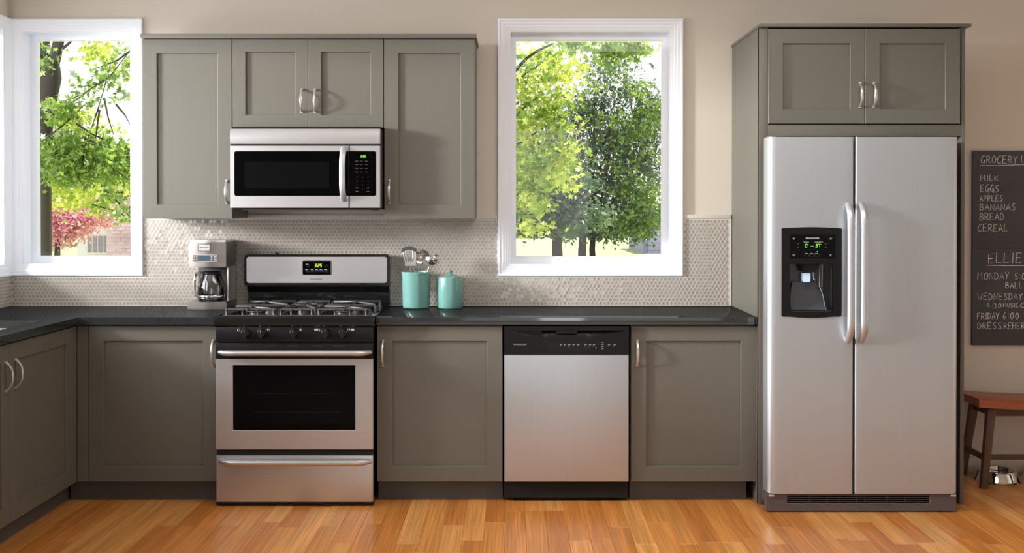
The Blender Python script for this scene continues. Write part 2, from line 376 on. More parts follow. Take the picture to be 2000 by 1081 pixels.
# planks
rng = random.Random(5)
PW = .0925
def plank(len_):
    k = round(len_, 2)
    if k not in _font:
        b = MB().quadbox([(-PW/2+.0004,0,-.0125),(PW/2-.0004,0,-.0125),(PW/2-.0004,k-.0008,-.0125),(-PW/2+.0004,k-.0008,-.0125),
                          (-PW/2+.0004,0,0),(PW/2-.0004,0,0),(PW/2-.0004,k-.0008,0),(-PW/2+.0004,k-.0008,0)], .0008, 1)
        o = b.build('plank', 'wood'); _font[k] = o.data; bpy.data.objects.remove(o)
    return _font[k]
ncol = 0; cols = []
xx = XL+.05
nn = 0
while xx < XR-.05:
    y = -2.75+rng.choice([0,.25,.5,.75])*.9-.7
    while y < -.02:
        ln = rng.choice([.5,.75,.75,1.0]) 
        ln = min(ln, -y)
        if ln < .05: break
        vis = (y+ln > -1.5) and not (xx < 2.15 and y > -.62) and -2.25 < xx < 3.0
        if vis:
            o = bpy.data.objects.new('plank', plank(ln)); C.objects.link(o); o.parent = floor; o.location = (xx, y, rng.uniform(-.0003,.0)); nn += 1
        else: cols.append((xx, y, ln))
        y += ln
    cols.append((xx, y, 0)); xx += PW
print('planks', nn)
b = MB()
for x, y, ln in cols:
    y, ln = max(y, -2.75), ln-max(0, -2.75-y)
    if ln > .05: b.box(x-PW/2+.0004, x+PW/2-.0004, y, y+ln-.001, -.0125, 0)
o = b.build('floor_boards', 'wood', floor); o['kind'] = 'stuff'

tag(MB().box(XL, XR, YR, -2.75, -.012, 0).build('reflector_carpet', mat('pale_reflector', (200,194,186), .95)), 'pale grey carpet added unseen behind the viewer to lighten the steel reflections', 'carpet', kind='structure')  # added out of view so the steel mirrors pale floor instead of orange
tag(MB().box(wx(1891,0), XR, -.016, 0, 0, .088, .003).build('baseboard_right', mat('baseboard_paint', (205,192,178), .5)), 'pale low skirting board on the wall behind the bench', 'baseboard', kind='structure')

# windows
def window(n, W, O, G, m4, label, half=False):
    t = thing('window_%d' % n, label, 'window', (0,0,0), kind='structure')
    prof = [(0,-.001),(0,-.020),(.003,-.023),(.012,-.023),(.016,-.019),(.030,-.019),(.034,-.016),(.046,-.014),(.050,-.011),(.058,-.010),(.062,-.008),(.062,-.001)]
    a = MB(m4).sweep_rect(W, prof).build('window_casing', 'white', t, ang=20)
    j = MB(m4).sweep_rect((O[0]-.004,O[1]+.004,O[2]-.004,O[3]+.004), [(0.004,-.006),(.012,-.006),(.012,.075),(0.004,WT+.01)]).build('window_jamb', 'white', t)
    inn = (O[0]+.006, O[1]-.006, O[2]+.006, O[3]-.006)
    p = MB(m4).ring(inn, G, .078, .118, .003).build('window_sash', 'white', t)
    MB(m4).box(G[0]-.006, G[1]+.006, .098, .102, G[2]-.006, G[3]+.006).build('pane', 'pane', p)
    return t
window(1, W1, O1, G1, None, 'white framed window at left beside the corner, pink blossom tree and brick house outside')
window(2, W2, O2, G2, None, 'white framed window right of the upper cabinets, big leafy trees outside')
G3 = (O3[0]+.045, O3[1]-.035, G1[2], G1[3])
window(3, W3, O3, G3, mL, 'white window on the left side wall, only its edge in view at the corner')

# backsplash: grout board, cap strip, penny tiles
BZ1 = wz(427.5, 0); BZ2 = wz(419.5, 0)
XB = 1.1765
def board(b, x0, x1, holes):
    b.box(x0, x1, -.008, -.0005, CT+.001, BZ1)
b = MB()
W1b, W2b = W1, W2
for (a, c, z0, z1) in ((XL+.009, W1[1], CT+.001, W1[2]), (W1[1], W2[0], CT+.001, BZ1), (W2[0], W2[1], CT+.001, W2[2]), (W2[1], XB, CT+.001, BZ1)):
    b.box(a, c, -.0102, -.0005, z0, z1)
b.build('grout_bed', 'grout', wall_back)
b = MB(); 
for a, c in ((W1[1], W2[0]), (W2[1], XB)):
    b.box(a+.001, c-.001, -.014, -.0005, BZ1, BZ2, .002)
b.box(XB-.004, XB, -.012, -.0085, CT+.002, BZ1, 0)
b.build('tile_edging', 'grout', wall_back)
# tiles
def tiles(regions, m4, parent, name, seed):
    P = .0213; RH = P*.866; R = .0104; n = 12; rng = np.random.default_rng(seed)
    V = []; Fc = []; base = 0
    ang = np.arange(n)*2*PI/n
    cs, sn = np.cos(ang), np.sin(ang)
    row = 0; z = CT+.004+R
    while z < 2.4:
        x = XL+.012+R+(P/2 if row % 2 else 0)
        while x < XB:
            ok = z <= regions[1]-R and not any(a-R*.6 < x < c+R*.6 and z > z0-R*.6 for a, c, z0 in regions[0])
            if ok:
                tx, tz = np.clip(rng.normal(0, .018, 2), -.04, .04); d0 = -.0108
                for rr, dd in ((1.0, -.0081), (.98, -.0118), (.88, -.0120), (.80, -.0108)):
                    lx = cs*R*rr; lz = sn*R*rr
                    tilt = 0 if dd == -.0081 else 1
                    V.append(np.stack([x+lx, np.full(n, dd)+tilt*(lx*tx+lz*tz), z+lz], 1))
                for k in range(3):
                    for i in range(n):
                        j = (i+1) % n; Fc.append((base+k*n+i, base+k*n+j, base+(k+1)*n+j, base+(k+1)*n+i))
                Fc.append(tuple(base+3*n+i for i in range(n))); base += 4*n
            x += P
        z += RH; row += 1
    V = np.concatenate(V)
    me = bpy.data.meshes.new(name); me.from_pydata(V.tolist(), [], Fc)
    if m4: me.transform(m4)
    me.materials.append(M['tile']); me.materials.append(M['grout']); nf = len(me.polygons); mi = np.ones(nf, int); mi[n*3::n*3+1] = 0; me.polygons.foreach_set('material_index', mi); me.polygons.foreach_set('use_smooth', [True]*len(me.polygons)); me.set_sharp_from_angle(angle=math.radians(50))
    o = bpy.data.objects.new(name, me); C.objects.link(o); o.parent = parent; o['kind'] = 'stuff'; return o
tiles(([(W1[0], W1[1], W1[2]), (W2[0], W2[1], W2[2]), (XB-.006, 9, 0)], BZ1), None, wall_back, 'penny_tiles', 1)
wl = [o for o in C.objects if o.name == 'wall_left'][0]
MB(mL).box(-3.6, -.0105, -.0102, -.0005, CT+.001, W3[2]).build('grout_bed', 'grout', wl)
# tiles on the left wall near the corner (local x from -0.35 .. -.01)
def shift_tiles():
    me_regions = [(-.75, -.010, CT, W3[2])]
    P = .0213; RH = P*.866; R = .0104; n = 12; rng2 = np.random.default_rng(3); V = []; Fc = []; base = 0
    ang = np.arange(n)*2*PI/n; cs, sn = np.cos(ang), np.sin(ang); row = 0; z = CT+.004+R
    while z < W3[2]-R:
        x = -.021-(P/2 if row % 2 else 0)
        while x > -.75:
            for rr, dd in ((1.0, -.0081), (.98, -.0118), (.88, -.0120), (.80, -.0108)):
                V.append(np.stack([x+cs*R*rr, np.full(n, dd), z+sn*R*rr], 1))
            for k in range(3):
                for i in range(n):
                    j = (i+1) % n; Fc.append((base+k*n+i, base+k*n+j, base+(k+1)*n+j, base+(k+1)*n+i))
            Fc.append(tuple(base+3*n+i for i in range(n))); base += 4*n; x -= P
        z += RH; row += 1
    me = bpy.data.meshes.new('penny_tiles'); me.from_pydata(np.concatenate(V).tolist(), [], Fc); me.transform(mL); me.materials.append(M['tile']); me.materials.append(M['grout']); nf = len(me.polygons); mi = np.ones(nf, int); mi[n*3::n*3+1] = 0; me.polygons.foreach_set('material_index', mi)
    me.polygons.foreach_set('use_smooth', [True]*len(me.polygons)); me.set_sharp_from_angle(angle=math.radians(50))
    o = bpy.data.objects.new('penny_tiles', me); C.objects.link(o); o.parent = wl; o['kind'] = 'stuff'
shift_tiles()

# ================================================================== CABINETS
YU, YB, YE = -.335, -.612, -.65        # door front planes: uppers, base, tall unit
def handle(cx, cz, yf, parent, m4=None, L=.118, arch=.034):
    b = MB(m4); n = 17; pts = []; rad = []
    for i in range(n):
        s = i/(n-1)*2-1
        out = arch*(1-abs(s)**2.6)
        pts.append((cx, yf-.001-out, cz+s*L/2)); rad.append(.0052+.0022*(1-abs(s))+(.0022 if abs(s) > .8 else 0))
    b.tube(pts, rad, 10, flat=(1.0, .62), up=(0,-1,0))
    for s in (-1, 1): b.box(cx-.0062, cx+.0062, yf-.010, yf, cz+s*L/2-.009*(s > 0)-.003*(s < 0), cz+s*L/2+.003*(s > 0)+.009*(s < 0), .002)
    return b.build('handle', 'nickel', parent)
def shaker(x0, x1, z0, z1, yf, parent, m4=None, hx=None, hz=None, st=.072, label=None, bt=None, hl=.118):
    """door whose front face is at yf"""
    inner = (x0+st, x1-st, z0+(bt or st), z1-st)
    d = MB(m4).ring((x0,x1,z0,z1), inner, yf, yf+.02, .0015).build('door', 'cab', parent)
    MB(m4).box(inner[0]-.006, inner[1]+.006, yf+.012, yf+.018, inner[2]-.006, inner[3]+.006).build('door_panel', 'cab', d)
    if hx is not None: handle(hx, hz, yf, d, m4, hl)
    if label: d['label'] = label
    return d
G = .0022
# ---- upper cabinets
ux = [wx(p, YU) for p in (279, 454, 602, 750, 927.5)]
zt = wz(75, YU); zb = wz(427, YU); zm = wz(249.5, YU)
def upper(name, label, x0, x1, z0, grp='wall cabinets above the counter'):
    t = thing(name, label, 'cabinet', ((x0+x1)/2, -.16, z0), grp)
    MB().box(x0+.0008, x1-.0008, YU+.0225, -.001, z0, zt, .001).build('cabinet_body', 'cab', t); return t
hzu = wz(375, YU)
t = upper('wall_cabinet', 'tall single-door grey wall cabinet left of the microwave, beside the left window', ux[0], ux[1], zb)
shaker(ux[0]+G/2, ux[1]-G, zb, zt-.004, YU, t, hx=ux[1]-.026, hz=hzu)
t = upper('wall_cabinet', 'short double-door grey wall cabinet directly above the microwave', ux[1], ux[3], zm)
hz2 = wz(197, YU)
shaker(ux[1]+G, ux[2]-G/2, zm, zt-.004, YU, t, hx=ux[2]-.030, hz=hz2, st=.066)
shaker(ux[2]+G/2, ux[3]-G, zm, zt-.004, YU, t, hx=ux[2]+.038, hz=hz2, st=.066)
t = upper('wall_cabinet', 'tall single-door grey wall cabinet right of the microwave, near the middle window', ux[3], ux[4], zb)
shaker(ux[3]+G, ux[4]-G/2, zb, zt-.004, YU, t, hx=ux[3]+.028, hz=hzu)
cy = YU-.022
tag(MB().box(wx(275,cy), wx(930.5,cy), cy, -.001, wz(75,cy)+.002, wz(66,cy), .0015).build('cabinet_cornice', 'cab'), 'flat grey cornice board lying along the top of the three wall cabinets', 'trim board')

# ---- base cabinets
bz0 = wz(941, YB); bz1 = wz(637, YB); TK = -.545
def base(name, label, x0, x1, doors, m4=None, toe_x=None, hollow=None):
    mid = Vector(((x0+x1)/2, -.3, 0))
    if m4: mid = m4 @ mid
    t = thing(name, label, 'cabinet', mid, 'base cabinets under the counter')
    bb = MB(m4)
    if hollow: 
        bb.box(x0+.0008, x1-.0008, YB+.0225, -.12-.0, bz0, bz0+.018); bb.box(x0+.0008, x1-.0008, YB+.0225, YB+.045, bz0, .868)
        bb.box(x0+.0008, x0+.018, YB+.0225, -.001, bz0, .868); bb.box(x1-.018, x1-.0008, YB+.0225, -.001, bz0, .868)
    else: bb.box(x0+.0008, x1-.0008, YB+.0225, -.001, bz0, .868)
    bb.build('cabinet_body', 'cab', t)
    tx = toe_x or (x0, x1)
    MB(m4).box(tx[0]+.001, tx[1]-.001, TK, TK+.03, 0.0005, bz0-.0005).build('toe_kick', 'cabdark', t)
    for d in doors: shaker(d[0], d[1], bz0, bz1-.001, YB, t, m4, d[2], wz(690, YB), .074, hl=.125)
    return t
XF = wx(149.5, YB)                       # plane of the left-leg doors
RX0, RX1 = wx(420, -.69), wx(728.5, -.69)  # range front left and right
RW0, RW1 = RX0-.003, RX1+.003
dwx0, dwx1 = wx(983.5, -.60), wx(1230, -.60)
xr = wx(1477.2, YB)
t = base('base_cabinet', 'grey base cabinet in the corner left of the stove, its door handle beside the stove', XF+.001, RW0-.003, [(wx(172,YB), RW0-.006, RW0-.006-.022)], toe_x=(XF-.06, RW0-.003))
MB().box(XF+.0005, wx(172,YB)-.002, YB+.0005, YB+.0225, bz0, bz1-.001).build('filler_strip', 'cab', t)
t = base('base_cabinet', 'grey base cabinet between the stove and the dishwasher', RW1+.003, dwx0-.004, [(RW1+.006, dwx0-.006, wx(747.5,YB))])
t = base('base_cabinet', 'grey base cabinet right of the dishwasher beside the fridge unit', dwx1+.004, XB-.001, [(dwx1+.006, xr, wx(1245,YB))], toe_x=(dwx1+.004, XB-.03))
# left leg (local x = world y, local y = -(X - XL))
YBL = -(XF-XL)                           # local front plane
def left_leg():
    global YB, TK
    oYB, oTK = YB, TK
    YB, TK = YBL, YBL+.067
    yg = -1.322
    t = base('base_cabinet', 'grey double-door sink cabinet on the left leg under the sink', -2.02, -.615, [(yg+.002, -.665, yg+.045), (-1.99, yg-.002, yg-.045)], mL, toe_x=(-2.02,-.549), hollow=True)
    MB(mL).box(-.662, -.6145, YBL+.0015, YBL+.022, bz0, bz1-.001).build('filler_strip', 'cab', t)
    base('base_cabinet', 'grey base cabinet of the left leg nearest the viewer, out of frame', -3.2, -2.023, [(-3.19, -2.61, -2.66), (-2.605, -2.026, -2.55)], mL)
    YB, TK = oYB, oTK
left_leg()

# ---- counters
CF = -.642
b = MB()
hx0, hx1, hy0, hy1 = -2.63, wx(78, -.80)*1.0, -1.52, -.80
LX = wx(153, CF)
b.box(XL+.0085, LX, CF, -.0085, CT-CTH, CT); b.box(LX, RW0-.003, CF, -.0085, CT-CTH, CT)
b.box(XL+.0085, hx0, hy0, hy1, CT-CTH, CT); b.box(hx1, LX, hy0, hy1, CT-CTH, CT)
b.box(XL+.0085, LX, hy1, CF, CT-CTH, CT); b.box(XL+.0085, LX, -3.22, hy0, CT-CTH, CT)
bmesh.ops.remove_doubles(b.bm, verts=b.bm.verts, dist=1e-5)
tag(b.build('countertop', 'granite'), 'L-shaped dark granite countertop in the left corner holding the coffee maker', 'countertop', 'dark granite countertops')
tag(MB().box(RW1+.003, 1.1795, CF, -.0125, CT-CTH, CT, .002).build('countertop', 'granite'), 'straight dark granite countertop between the stove and the fridge unit', 'countertop', 'dark granite countertops')
o = C.objects['countertop.001']
# sink
t = thing('sink', 'pale undermount sink set in the left countertop', 'sink', ((hx0+hx1)/2, (hy0+hy1)/2, CT-.22))
b = MB(); e = .012; zs = CT-CTH-.0005
b.box(hx0-e, hx1+e, hy1, hy1+e, zs-.17, zs); b.box(hx0-e, hx1+e, hy0-e, hy0, zs-.17, zs); b.box(hx0-e, hx0, hy0, hy1, zs-.17, zs); b.box(hx1, hx1+e, hy0, hy1, zs-.17, zs); b.box(hx0-e, hx1+e, hy0-e, hy1+e, zs-.18, zs-.17)
b.build('basin', mat('sink_enamel', (232,230,226), .2), t)
MB().lathe([(0,zs-.1695),(.04,zs-.1695),(.045,zs-.166),(.048,zs-.1695)], (hx0+hx1)/2, (hy0+hy1)/2, 24).build('drain', 'chrome', t)

# ---- tall unit round the fridge
ex0, ex1 = wx(1481.5, YE), wx(1884, YE)
ox0, ox1 = wx(1499.5, YE), wx(1878, YE)
ezt = wz(54, YE); t = thing('fridge_cabinet', 'tall grey cabinet built around the fridge with double doors over it', 'cabinet', ((ex0+ex1)/2, -.32, 0))
MB().box(ex0, ex0+.018, YE+.001, -.001, 0.0005, ezt).build('side_panel', 'cab', t)
MB().box(ex1-.018, ex1, YE+.001, -.001, 0.0005, ezt).build('side_panel', 'cab', t)
b = MB(); b.box(ex0, ox0, YE, YE+.02, 0.0005, ezt, .0008); b.build('stile', 'cab', t)
b = MB(); b.box(ox1, ex1, YE, YE+.02, 0.0005, ezt, .0008); b.build('stile', 'cab', t)
zr0, zr1 = wz(266, YE), wz(243.5, YE)
MB().box(ox0, ox1, YE, YE+.02, zr0, zr1, .0008).build('rail', 'cab', t)
MB().box(ex0+.019, ex1-.019, YE+.021, -.002, zr1-.01, ezt-.001).build('cabinet_body', 'gap', t)
YD = YE-.012
dz0, dz1 = wz(241.5, YD), wz(56.5, YD); xm = wx(1688.7, YD)
shaker(wx(1500.5,YD), xm-.0015, dz0, dz1, YD, t, hx=wx(1679,YD), hz=wz(186,YD), st=.070)
shaker(xm+.0015, wx(1874.5,YD), dz0, dz1, YD, t, hx=wx(1706,YD), hz=wz(186,YD), st=.070)
cy = YE-.026
MB().box(wx(1483,cy)-.002, wx(1896,cy), cy, -.001, ezt+.0005, wz(46,cy), .0015).build('cornice', 'cab', t)

# ================================================================== RANGE
YO = -.69
def bar(x0, x1, zc, yf, out, r, parent, mt='steel', flat=(1.0,.75), n=25, edge=.05, name='handle'):
    """long horizontal bow handle whose ends sweep back to the door"""
    pts = []; rad = []
    for i in range(n):
        s = i/(n-1); d = min(s, 1-s)*(x1-x0); k = min(1, d/edge); k = math.sin(k*PI/2)**.7
        pts.append((x0+s*(x1-x0), yf-.004-out*k, zc)); rad.append(r*(.72+.28*k))
    return MB().tube(pts, rad, 14, flat=flat, up=(0,0,1)).build(name, mt, parent)
rg = thing('gas_range', 'stainless steel and black gas stove with oven under the microwave', 'stove', ((RX0+RX1)/2, -.35, 0))
zct = .9125                       # cooktop level
MB().box(RX0+.004, RX1-.004, -.645, -.022, .03, .872).build('oven_body', 'black', rg)
for sx in (RX0+.04, RX1-.04):
    for sy in (-.60, -.08): MB().lathe([(0,0),(.018,0),(.018,.008),(.008,.01),(.008,.031),(0,.031)], sx, sy, 12).build('levelling_foot', 'blackplastic', rg)
# storage drawer
z = lambda p: wz(p, YO)
d = MB().box(RX0+.002, RX1-.002, YO+.004, -.645, z(982), z(890.5), .003).build('drawer', 'steel', rg)
MB().box(RX0, RX1, YO+.010, -.646, z(988)-.001, z(981.5)).build('base_strip', 'blackplastic', rg)
bar(wx(427,YO-.03), wx(721,YO-.03), z(901.5), YO+.004, .034, .0205, d, edge=.06)
# oven door
d = MB().ring((RX0+.001, RX1-.001, z(878.5), z(702)), (wx(454,YO), wx(693.5,YO), z(841), z(714.5)), YO, YO+.03, .002).build('oven_door', 'steel', rg)
MB().box(RX0+.001, RX1-.001, YO+.001, YO+.03, z(702)+.0005, z(671), .003).build('door_top_band', 'blackplastic', d)
MB().rrect(wx(454,YO)-.001, wx(693.5,YO)+.001, z(841)-.001, z(714.5)+.001, .006, YO+.002, YO+.008).build('oven_window', 'glassblack', d)
b = MB()
for py in (769, 806): b.box(wx(492,YO), wx(668,YO), YO+.0015, YO+.0022, z(py)-.0005, z(py)+.0005)
b.build('rack_glimpse', mat('rack_line', (26,26,27), .4), d)
bar(wx(426,YO-.03), wx(721.5,YO-.03), z(688.5), YO+.001, .036, .0185, d, edge=.05)
b = MB()
for px in (476, 528, 573, 622, 664): b.box(wx(px-13,YO), wx(px+9,YO), YO+.0, YO+.0012, z(678), z(675))
b.build('vent_slots', 'gap', d)
MB().box(RX0+.003, RX1-.003, YO+.012, -.645, z(890)+.001, z(879)).build('gap_strip', 'gap', rg)
# control panel
MB().box(RX0, RX1, YO+.006, -.640, z(669), z(639.5), .004).build('control_panel', 'blackplastic', rg)
MB().box(RX0+.004, RX1-.004, YO+.02, -.640, z(672)+.0, z(669)-.0).build('shadow_strip', 'gap', rg)
yk = YO+.006
for px in (479.5, 511, 574, 636.5, 669.5):
    kx = wx(px, yk); kz = wz(651.5, yk)
    k = MB().lathe([(0,yk),(.0245,yk),(.0235,yk-.004),(.0205,yk-.007),(.0185,yk-.018),(.016,yk-.0205),(0,yk-.0205)], kx, kz, 24, axis='y').build('knob', 'knob', rg)
    b = MB(); b.prism([(kx-.0065,kz-.021),(kx+.0065,kz-.021),(kx+.0045,kz+.023),(kx-.0045,kz+.023)], 'y', yk-.0205, yk-.032, .002); b.build('grip', 'knob', k)
    MB().box(kx-.0008, kx+.0008, yk-.0326, yk-.0319, kz+.004, kz+.021).build('pointer', 'print', k)
b = MB()
def sq(cx, cz, y, w_, t_, b): b.ring((cx-w_,cx+w_,cz-w_*.9,cz+w_*.9), (cx-w_+t_,cx+w_-t_,cz-w_*.9+t_,cz+w_*.9-t_), y-.0006, y, 0)
for px, (dx, dz) in ((465.5,(-1,-1)), (524,(-1,1)), (587,(0,0)), (622.5,(1,-1)), (681,(1,1))):
    cx_, cz_ = wx(px,yk), wz(645,yk); sq(cx_, cz_, yk, .0062, .0014, b); b.box(cx_+dx*.003-.0016, cx_+dx*.003+.0016, yk-.0007, yk, cz_+dz*.0026-.0016, cz_+dz*.0026+.0016)
for px in (616.5, 688.5):
    for dz in (-.003, .001, .0045): b.box(wx(px-3,yk), wx(px+3,yk), yk-.0006, yk, wz(645,yk)+dz-.0008, wz(645,yk)+dz+.0008)
b.build('burner_marks', 'printw', rg)
# cooktop: dished tray with rounded front lip
b = MB()
prof = [(YO+.004, z(639)), (YO-.004, z(636)), (YO-.007, z(629)), (YO-.004, zct-.004), (YO+.006, zct+.003), (YO+.03, zct+.002), (YO+.05, zct-.010), (-.085, zct-.010), (-.075, zct+.001), (-.022, zct+.001), (-.022, z(639))]
b.prism(prof, 'x', RX0-.004, RX1+.004)
b.box(RX0-.004, RX0+.022, YO+.02, -.085, zct-.010, zct+.003, .002); b.box(RX1-.022, RX1+.004, YO+.02, -.085, zct-.010, zct+.003, .002)
b.build('cooktop', 'black', rg)
zf = zct-.010; RC = (RX0+RX1)/2
burn = [(RX0+.165, -.53, .045), (RX0+.165, -.23, .036), (RX1-.165, -.53, .045), (RX1-.165, -.23, .036)]
for bx_, by_, r in burn+[(RC, -.38, .038)]:
    if abs(bx_-RC) < .01:
        q = MB(); pts = [(bx_+.030*math.cos(a), by_+(.085 if math.sin(a) > 0 else -.085)*0+(.06*(1 if math.sin(a) >= 0 else -1))+.030*math.sin(a)) for a in [i*PI/12 for i in range(24)]]
        q.prism(pts, 'z', zf, zf+.018); q = q.build('burner', 'alu', rg)
        MB().prism([(bx_+(u-bx_)*.85, by_+(v-by_)*.95) for u, v in pts], 'z', zf+.018, zf+.024, .002).build('burner_cap', 'burner', q)
    else:
        q = MB().lathe([(0,zf),(r*1.1,zf),(r*1.05,zf+.005),(r*.86,zf+.008),(r*.86,zf+.017),(r*.8,zf+.018),(0,zf+.018)], bx_, by_, 28).build('burner', 'alu', rg)
        MB().lathe([(0,zf+.018),(r*.95,zf+.018),(r,zf+.021),(r*.96,zf+.025),(r*.6,zf+.027),(0,zf+.027)], bx_, by_, 28).build('burner_cap', 'burner', q)
GZ = zct+.028
def gbar(b, p, q, r=.0048): b.tube([p, q], r, 8, flat=(.9,1.25))
def grate(x0, x1, burners, y0=-.645, y1=-.115):
    b = MB(); yc = (y0+y1)/2
    def foot(x, y, dx=0, dy=0):
        b.tube([(x,y,GZ),(x+dx*.006,y+dy*.006,GZ-.004),(x+dx*.012,y+dy*.012,zf+.0)], [.0055,.0058,.0068], 8)
    for y in (y0+.02, yc, y1-.02): gbar(b, (x0+.006,y,GZ), (x1-.006,y,GZ))
    zl = zf+.0075                                                     # low outer frame
    for y, s in ((y0, -1), (y1, 1)): gbar(b, (x0,y,zl), (x1,y,zl), .0052)
    for x in (x0, x1): gbar(b, (x,y0,zl), (x,y1,zl), .0052)
    ww = x1-x0
    for k in (.06, .36, .64, .94):
        x = x0+ww*k; foot(x, y0+.02, 0, -1.4); foot(x, y1-.02, 0, 1.4)
    for y in (y0+.06, yc, y1-.06): foot(x0+.006, y, -.4, 0); foot(x1-.006, y, .4, 0)
    for (cx_, cy_) in burners:
        for a in range(4):
            an = a*PI/2+PI/4
            ex_ = x0+.006 if math.cos(an) < 0 else x1-.006; ey = cy_+(.115 if math.sin(an) > 0 else -.115)
            ey = max(y0+.02, min(y1-.02, ey))
            b.tube([(ex_,ey,GZ-.002),((ex_*1.2+cx_*.8)/2,(ey*1.0+cy_)/2,GZ+.001),(cx_+.020*math.cos(an),cy_+.020*math.sin(an),GZ+.003)], [.0048,.005,.0042], 8, flat=(.9,1.25))
        for s in (-1, 1):
            b.tube([(cx_, cy_+s*.14,GZ-.001),(cx_,cy_+s*.022,GZ+.003)], .0048, 8, flat=(.9,1.25))
    return b.build('grate', 'iron', rg)
gw = (RX1-RX0-.05)/3; g0 = RX0+.025
grate(g0, g0+gw-.006+.03, [(burn[0][0]-.02, burn[0][1]), (burn[1][0]-.02, burn[1][1])])
grate(g0+gw+.032, g0+2*gw-.032, [(RC, -.45), (RC, -.31)])
grate(g0+2*gw-.024, g0+3*gw, [(burn[2][0]+.02, burn[2][1]), (burn[3][0]+.02, burn[3][1])])
# backguard
YG = -.085
gx0, gx1 = wx(477.5, YG), wx(762, YG)
bgd = MB().box(gx0+.012, gx1-.004, YG+.028, -.022, zct-.0, wz(548,YG)).build('backguard', 'black', rg)
b = MB(); b.rrect(gx0, gx1, wz(560,YG-.01), wz(497,YG), .018, YG-.012, -.03, bevel=.005); b.build('control_housing', 'black', bgd)
MB().prism([(YG-.006,wz(560,YG-.01)),(YG+.02,wz(572,YG)),(YG+.02,wz(588,YG)),(YG+.0,zct+.002),(-.04,zct+.002),(-.04,wz(560,YG))], 'x', gx0+.014, gx1-.006).build('cove', 'black', bgd)
yp = YG-.012
MB().rrect(wx(481.5,yp), wx(756,yp), wz(553,yp), wz(502,yp), .014, yp-.003, yp+.002, bevel=.001).build('steel_fascia', 'steel', bgd)
yq = yp-.003
MB().rrect(wx(591.2,yq)-.001, wx(647,yq)+.0015, wz(537,yq)-.0015, wz(509.5,yq)+.001, .007, yq-.0015, yq).build('display_rim', 'chrome', bgd)
MB().rrect(wx(591.2,yq), wx(646,yq), wz(536.5,yq), wz(510,yq), .006, yq-.003, yq-.001).build('display', 'glassblack', bgd)
yq -= .003
seven(MB(), '3:25', wx(614.5,yq), wz(522,yq), .0155, yq, w=.5, t=.15).build('clock_digits', 'lime', bgd)
b = MB()
for px, py in ((600.5,519),(637.5,519),(600.5,529.5),(610,529.5),(619.5,529.5),(628.5,529.5),(638,529.5)):
    x, zz = wx(px,yq), wz(py,yq); b.ring((x-.0095,x+.0095,zz-.006,zz+.004), (x-.009,x+.009,zz-.0055,zz+.0035), yq-.0005, yq, 0)
b.build('button_outlines', 'printdim', bgd)
b = MB()
for px, py in ((600,516.5),(599,527),(609.5,527),(618.5,527),(627,527),(636,527)): b.box(wx(px-3,yq), wx(px+2.4,yq), yq-.0006, yq, wz(py+.6,yq), wz(py-.6,yq))
b.build('button_labels', 'print', bgd)
text('FRIGIDAIRE', wx(617,yq), wz(547.3,yp), .0115, yp-.0032, 'logo', 'logo', bgd, width=wx(629,yp)-wx(605.5,yp))
MB().lathe([(0,wz(497,YG)-.002),(.009,wz(497,YG)-.002),(.009,wz(494.5,YG)),(.006,wz(493.5,YG)),(0,wz(493.5,YG))], wx(541,-.06), -.06, 16).build('vent_cap', 'black', bgd)

# ================================================================== MICROWAVE
YM = -.425
mx0, mx1 = wx(449.3, YM), wx(742.5, YM)
z = lambda p: wz(p, YM)
x = lambda p: wx(p, YM)
mw = thing('microwave', 'stainless over-the-range microwave with black glass door under the short wall cabinet', 'microwave', ((mx0+mx1)/2, -.2, z(408)))
MB().box(mx0+.002, mx1-.001, YM+.03, -.0205, z(409), zm-.001).build('microwave_body', 'blackplastic', mw)
b = MB(); b.prism([(YM+.004,z(281.2)),(YM-.002,z(270)),(YM+.000,z(257)),(YM+.008,z(251.5)),(YM+.03,z(251.0)),(YM+.03,z(281.5))], 'x', mx0, mx1, .001); b.build('vent_cover', 'steel', mw)
zs_ = z(285)
MB().box(mx0+.003, mx1-.003, YM+.012, YM+.0295, z(406)+.002, z(252)-.003).build('front_gap', 'gap', mw)
md = MB().rrect(mx0, x(680.9), z(406), zs_, .003, YM, YM+.03, (0,0,0,0), bevel=.002).build('microwave_door', 'steel', mw)
mc = MB().rrect(x(683.1), mx1, z(406), zs_, .003, YM, YM+.03, (0,0,0,0), bevel=.002).build('control_panel', 'steel', mw)
yq = YM-.0012
MB().rrect(x(458), x(680.9), z(383), z(295.5), .010, yq, YM+.001, (1,0,0,1)).build('door_glass', 'glassblack', md)
MB().rrect(x(478), x(643), z(368.5), z(316), .003, yq-.0004, yq).build('viewing_window', 'glasswin', md)
MB().rrect(x(683.1), x(734.5), z(383), z(295.5), .010, yq, YM+.001, (0,1,1,0)).build('control_glass', 'glassblack', mc)
n = 19; pts = []; rad = []
for i in range(n):
    s = i/(n-1)*2-1; k = 1-abs(s)**4
    pts.append((x(672.5)-.004*k, YM-.002-.038*k, z(340)-s*(z(288)-z(392))/2)); rad.append(.0155)
MB().tube(pts, rad, 14, flat=(1,.55), up=(0,-1,0)).build('handle', 'steelv', md)
seven(MB(), '3:25', x(704.5), z(307.5), .0105, yq, w=.5, t=.17).build('clock_digits', 'green', mc)
b = MB()
for r_, py in enumerate((315,321.5,329,336)):
    for px in (697, 706, 715.5): b.box(x(px-2.6), x(px+2.6), yq-.0004, yq, z(py+.5), z(py-.5)); 
for py in (367.5, 374.5):
    for px in (697.5, 719): b.box(x(px-2.6), x(px+2.6), yq-.0004, yq, z(py+.7), z(py-.7))
b.build('button_labels', 'printdim', mc)
i = 0
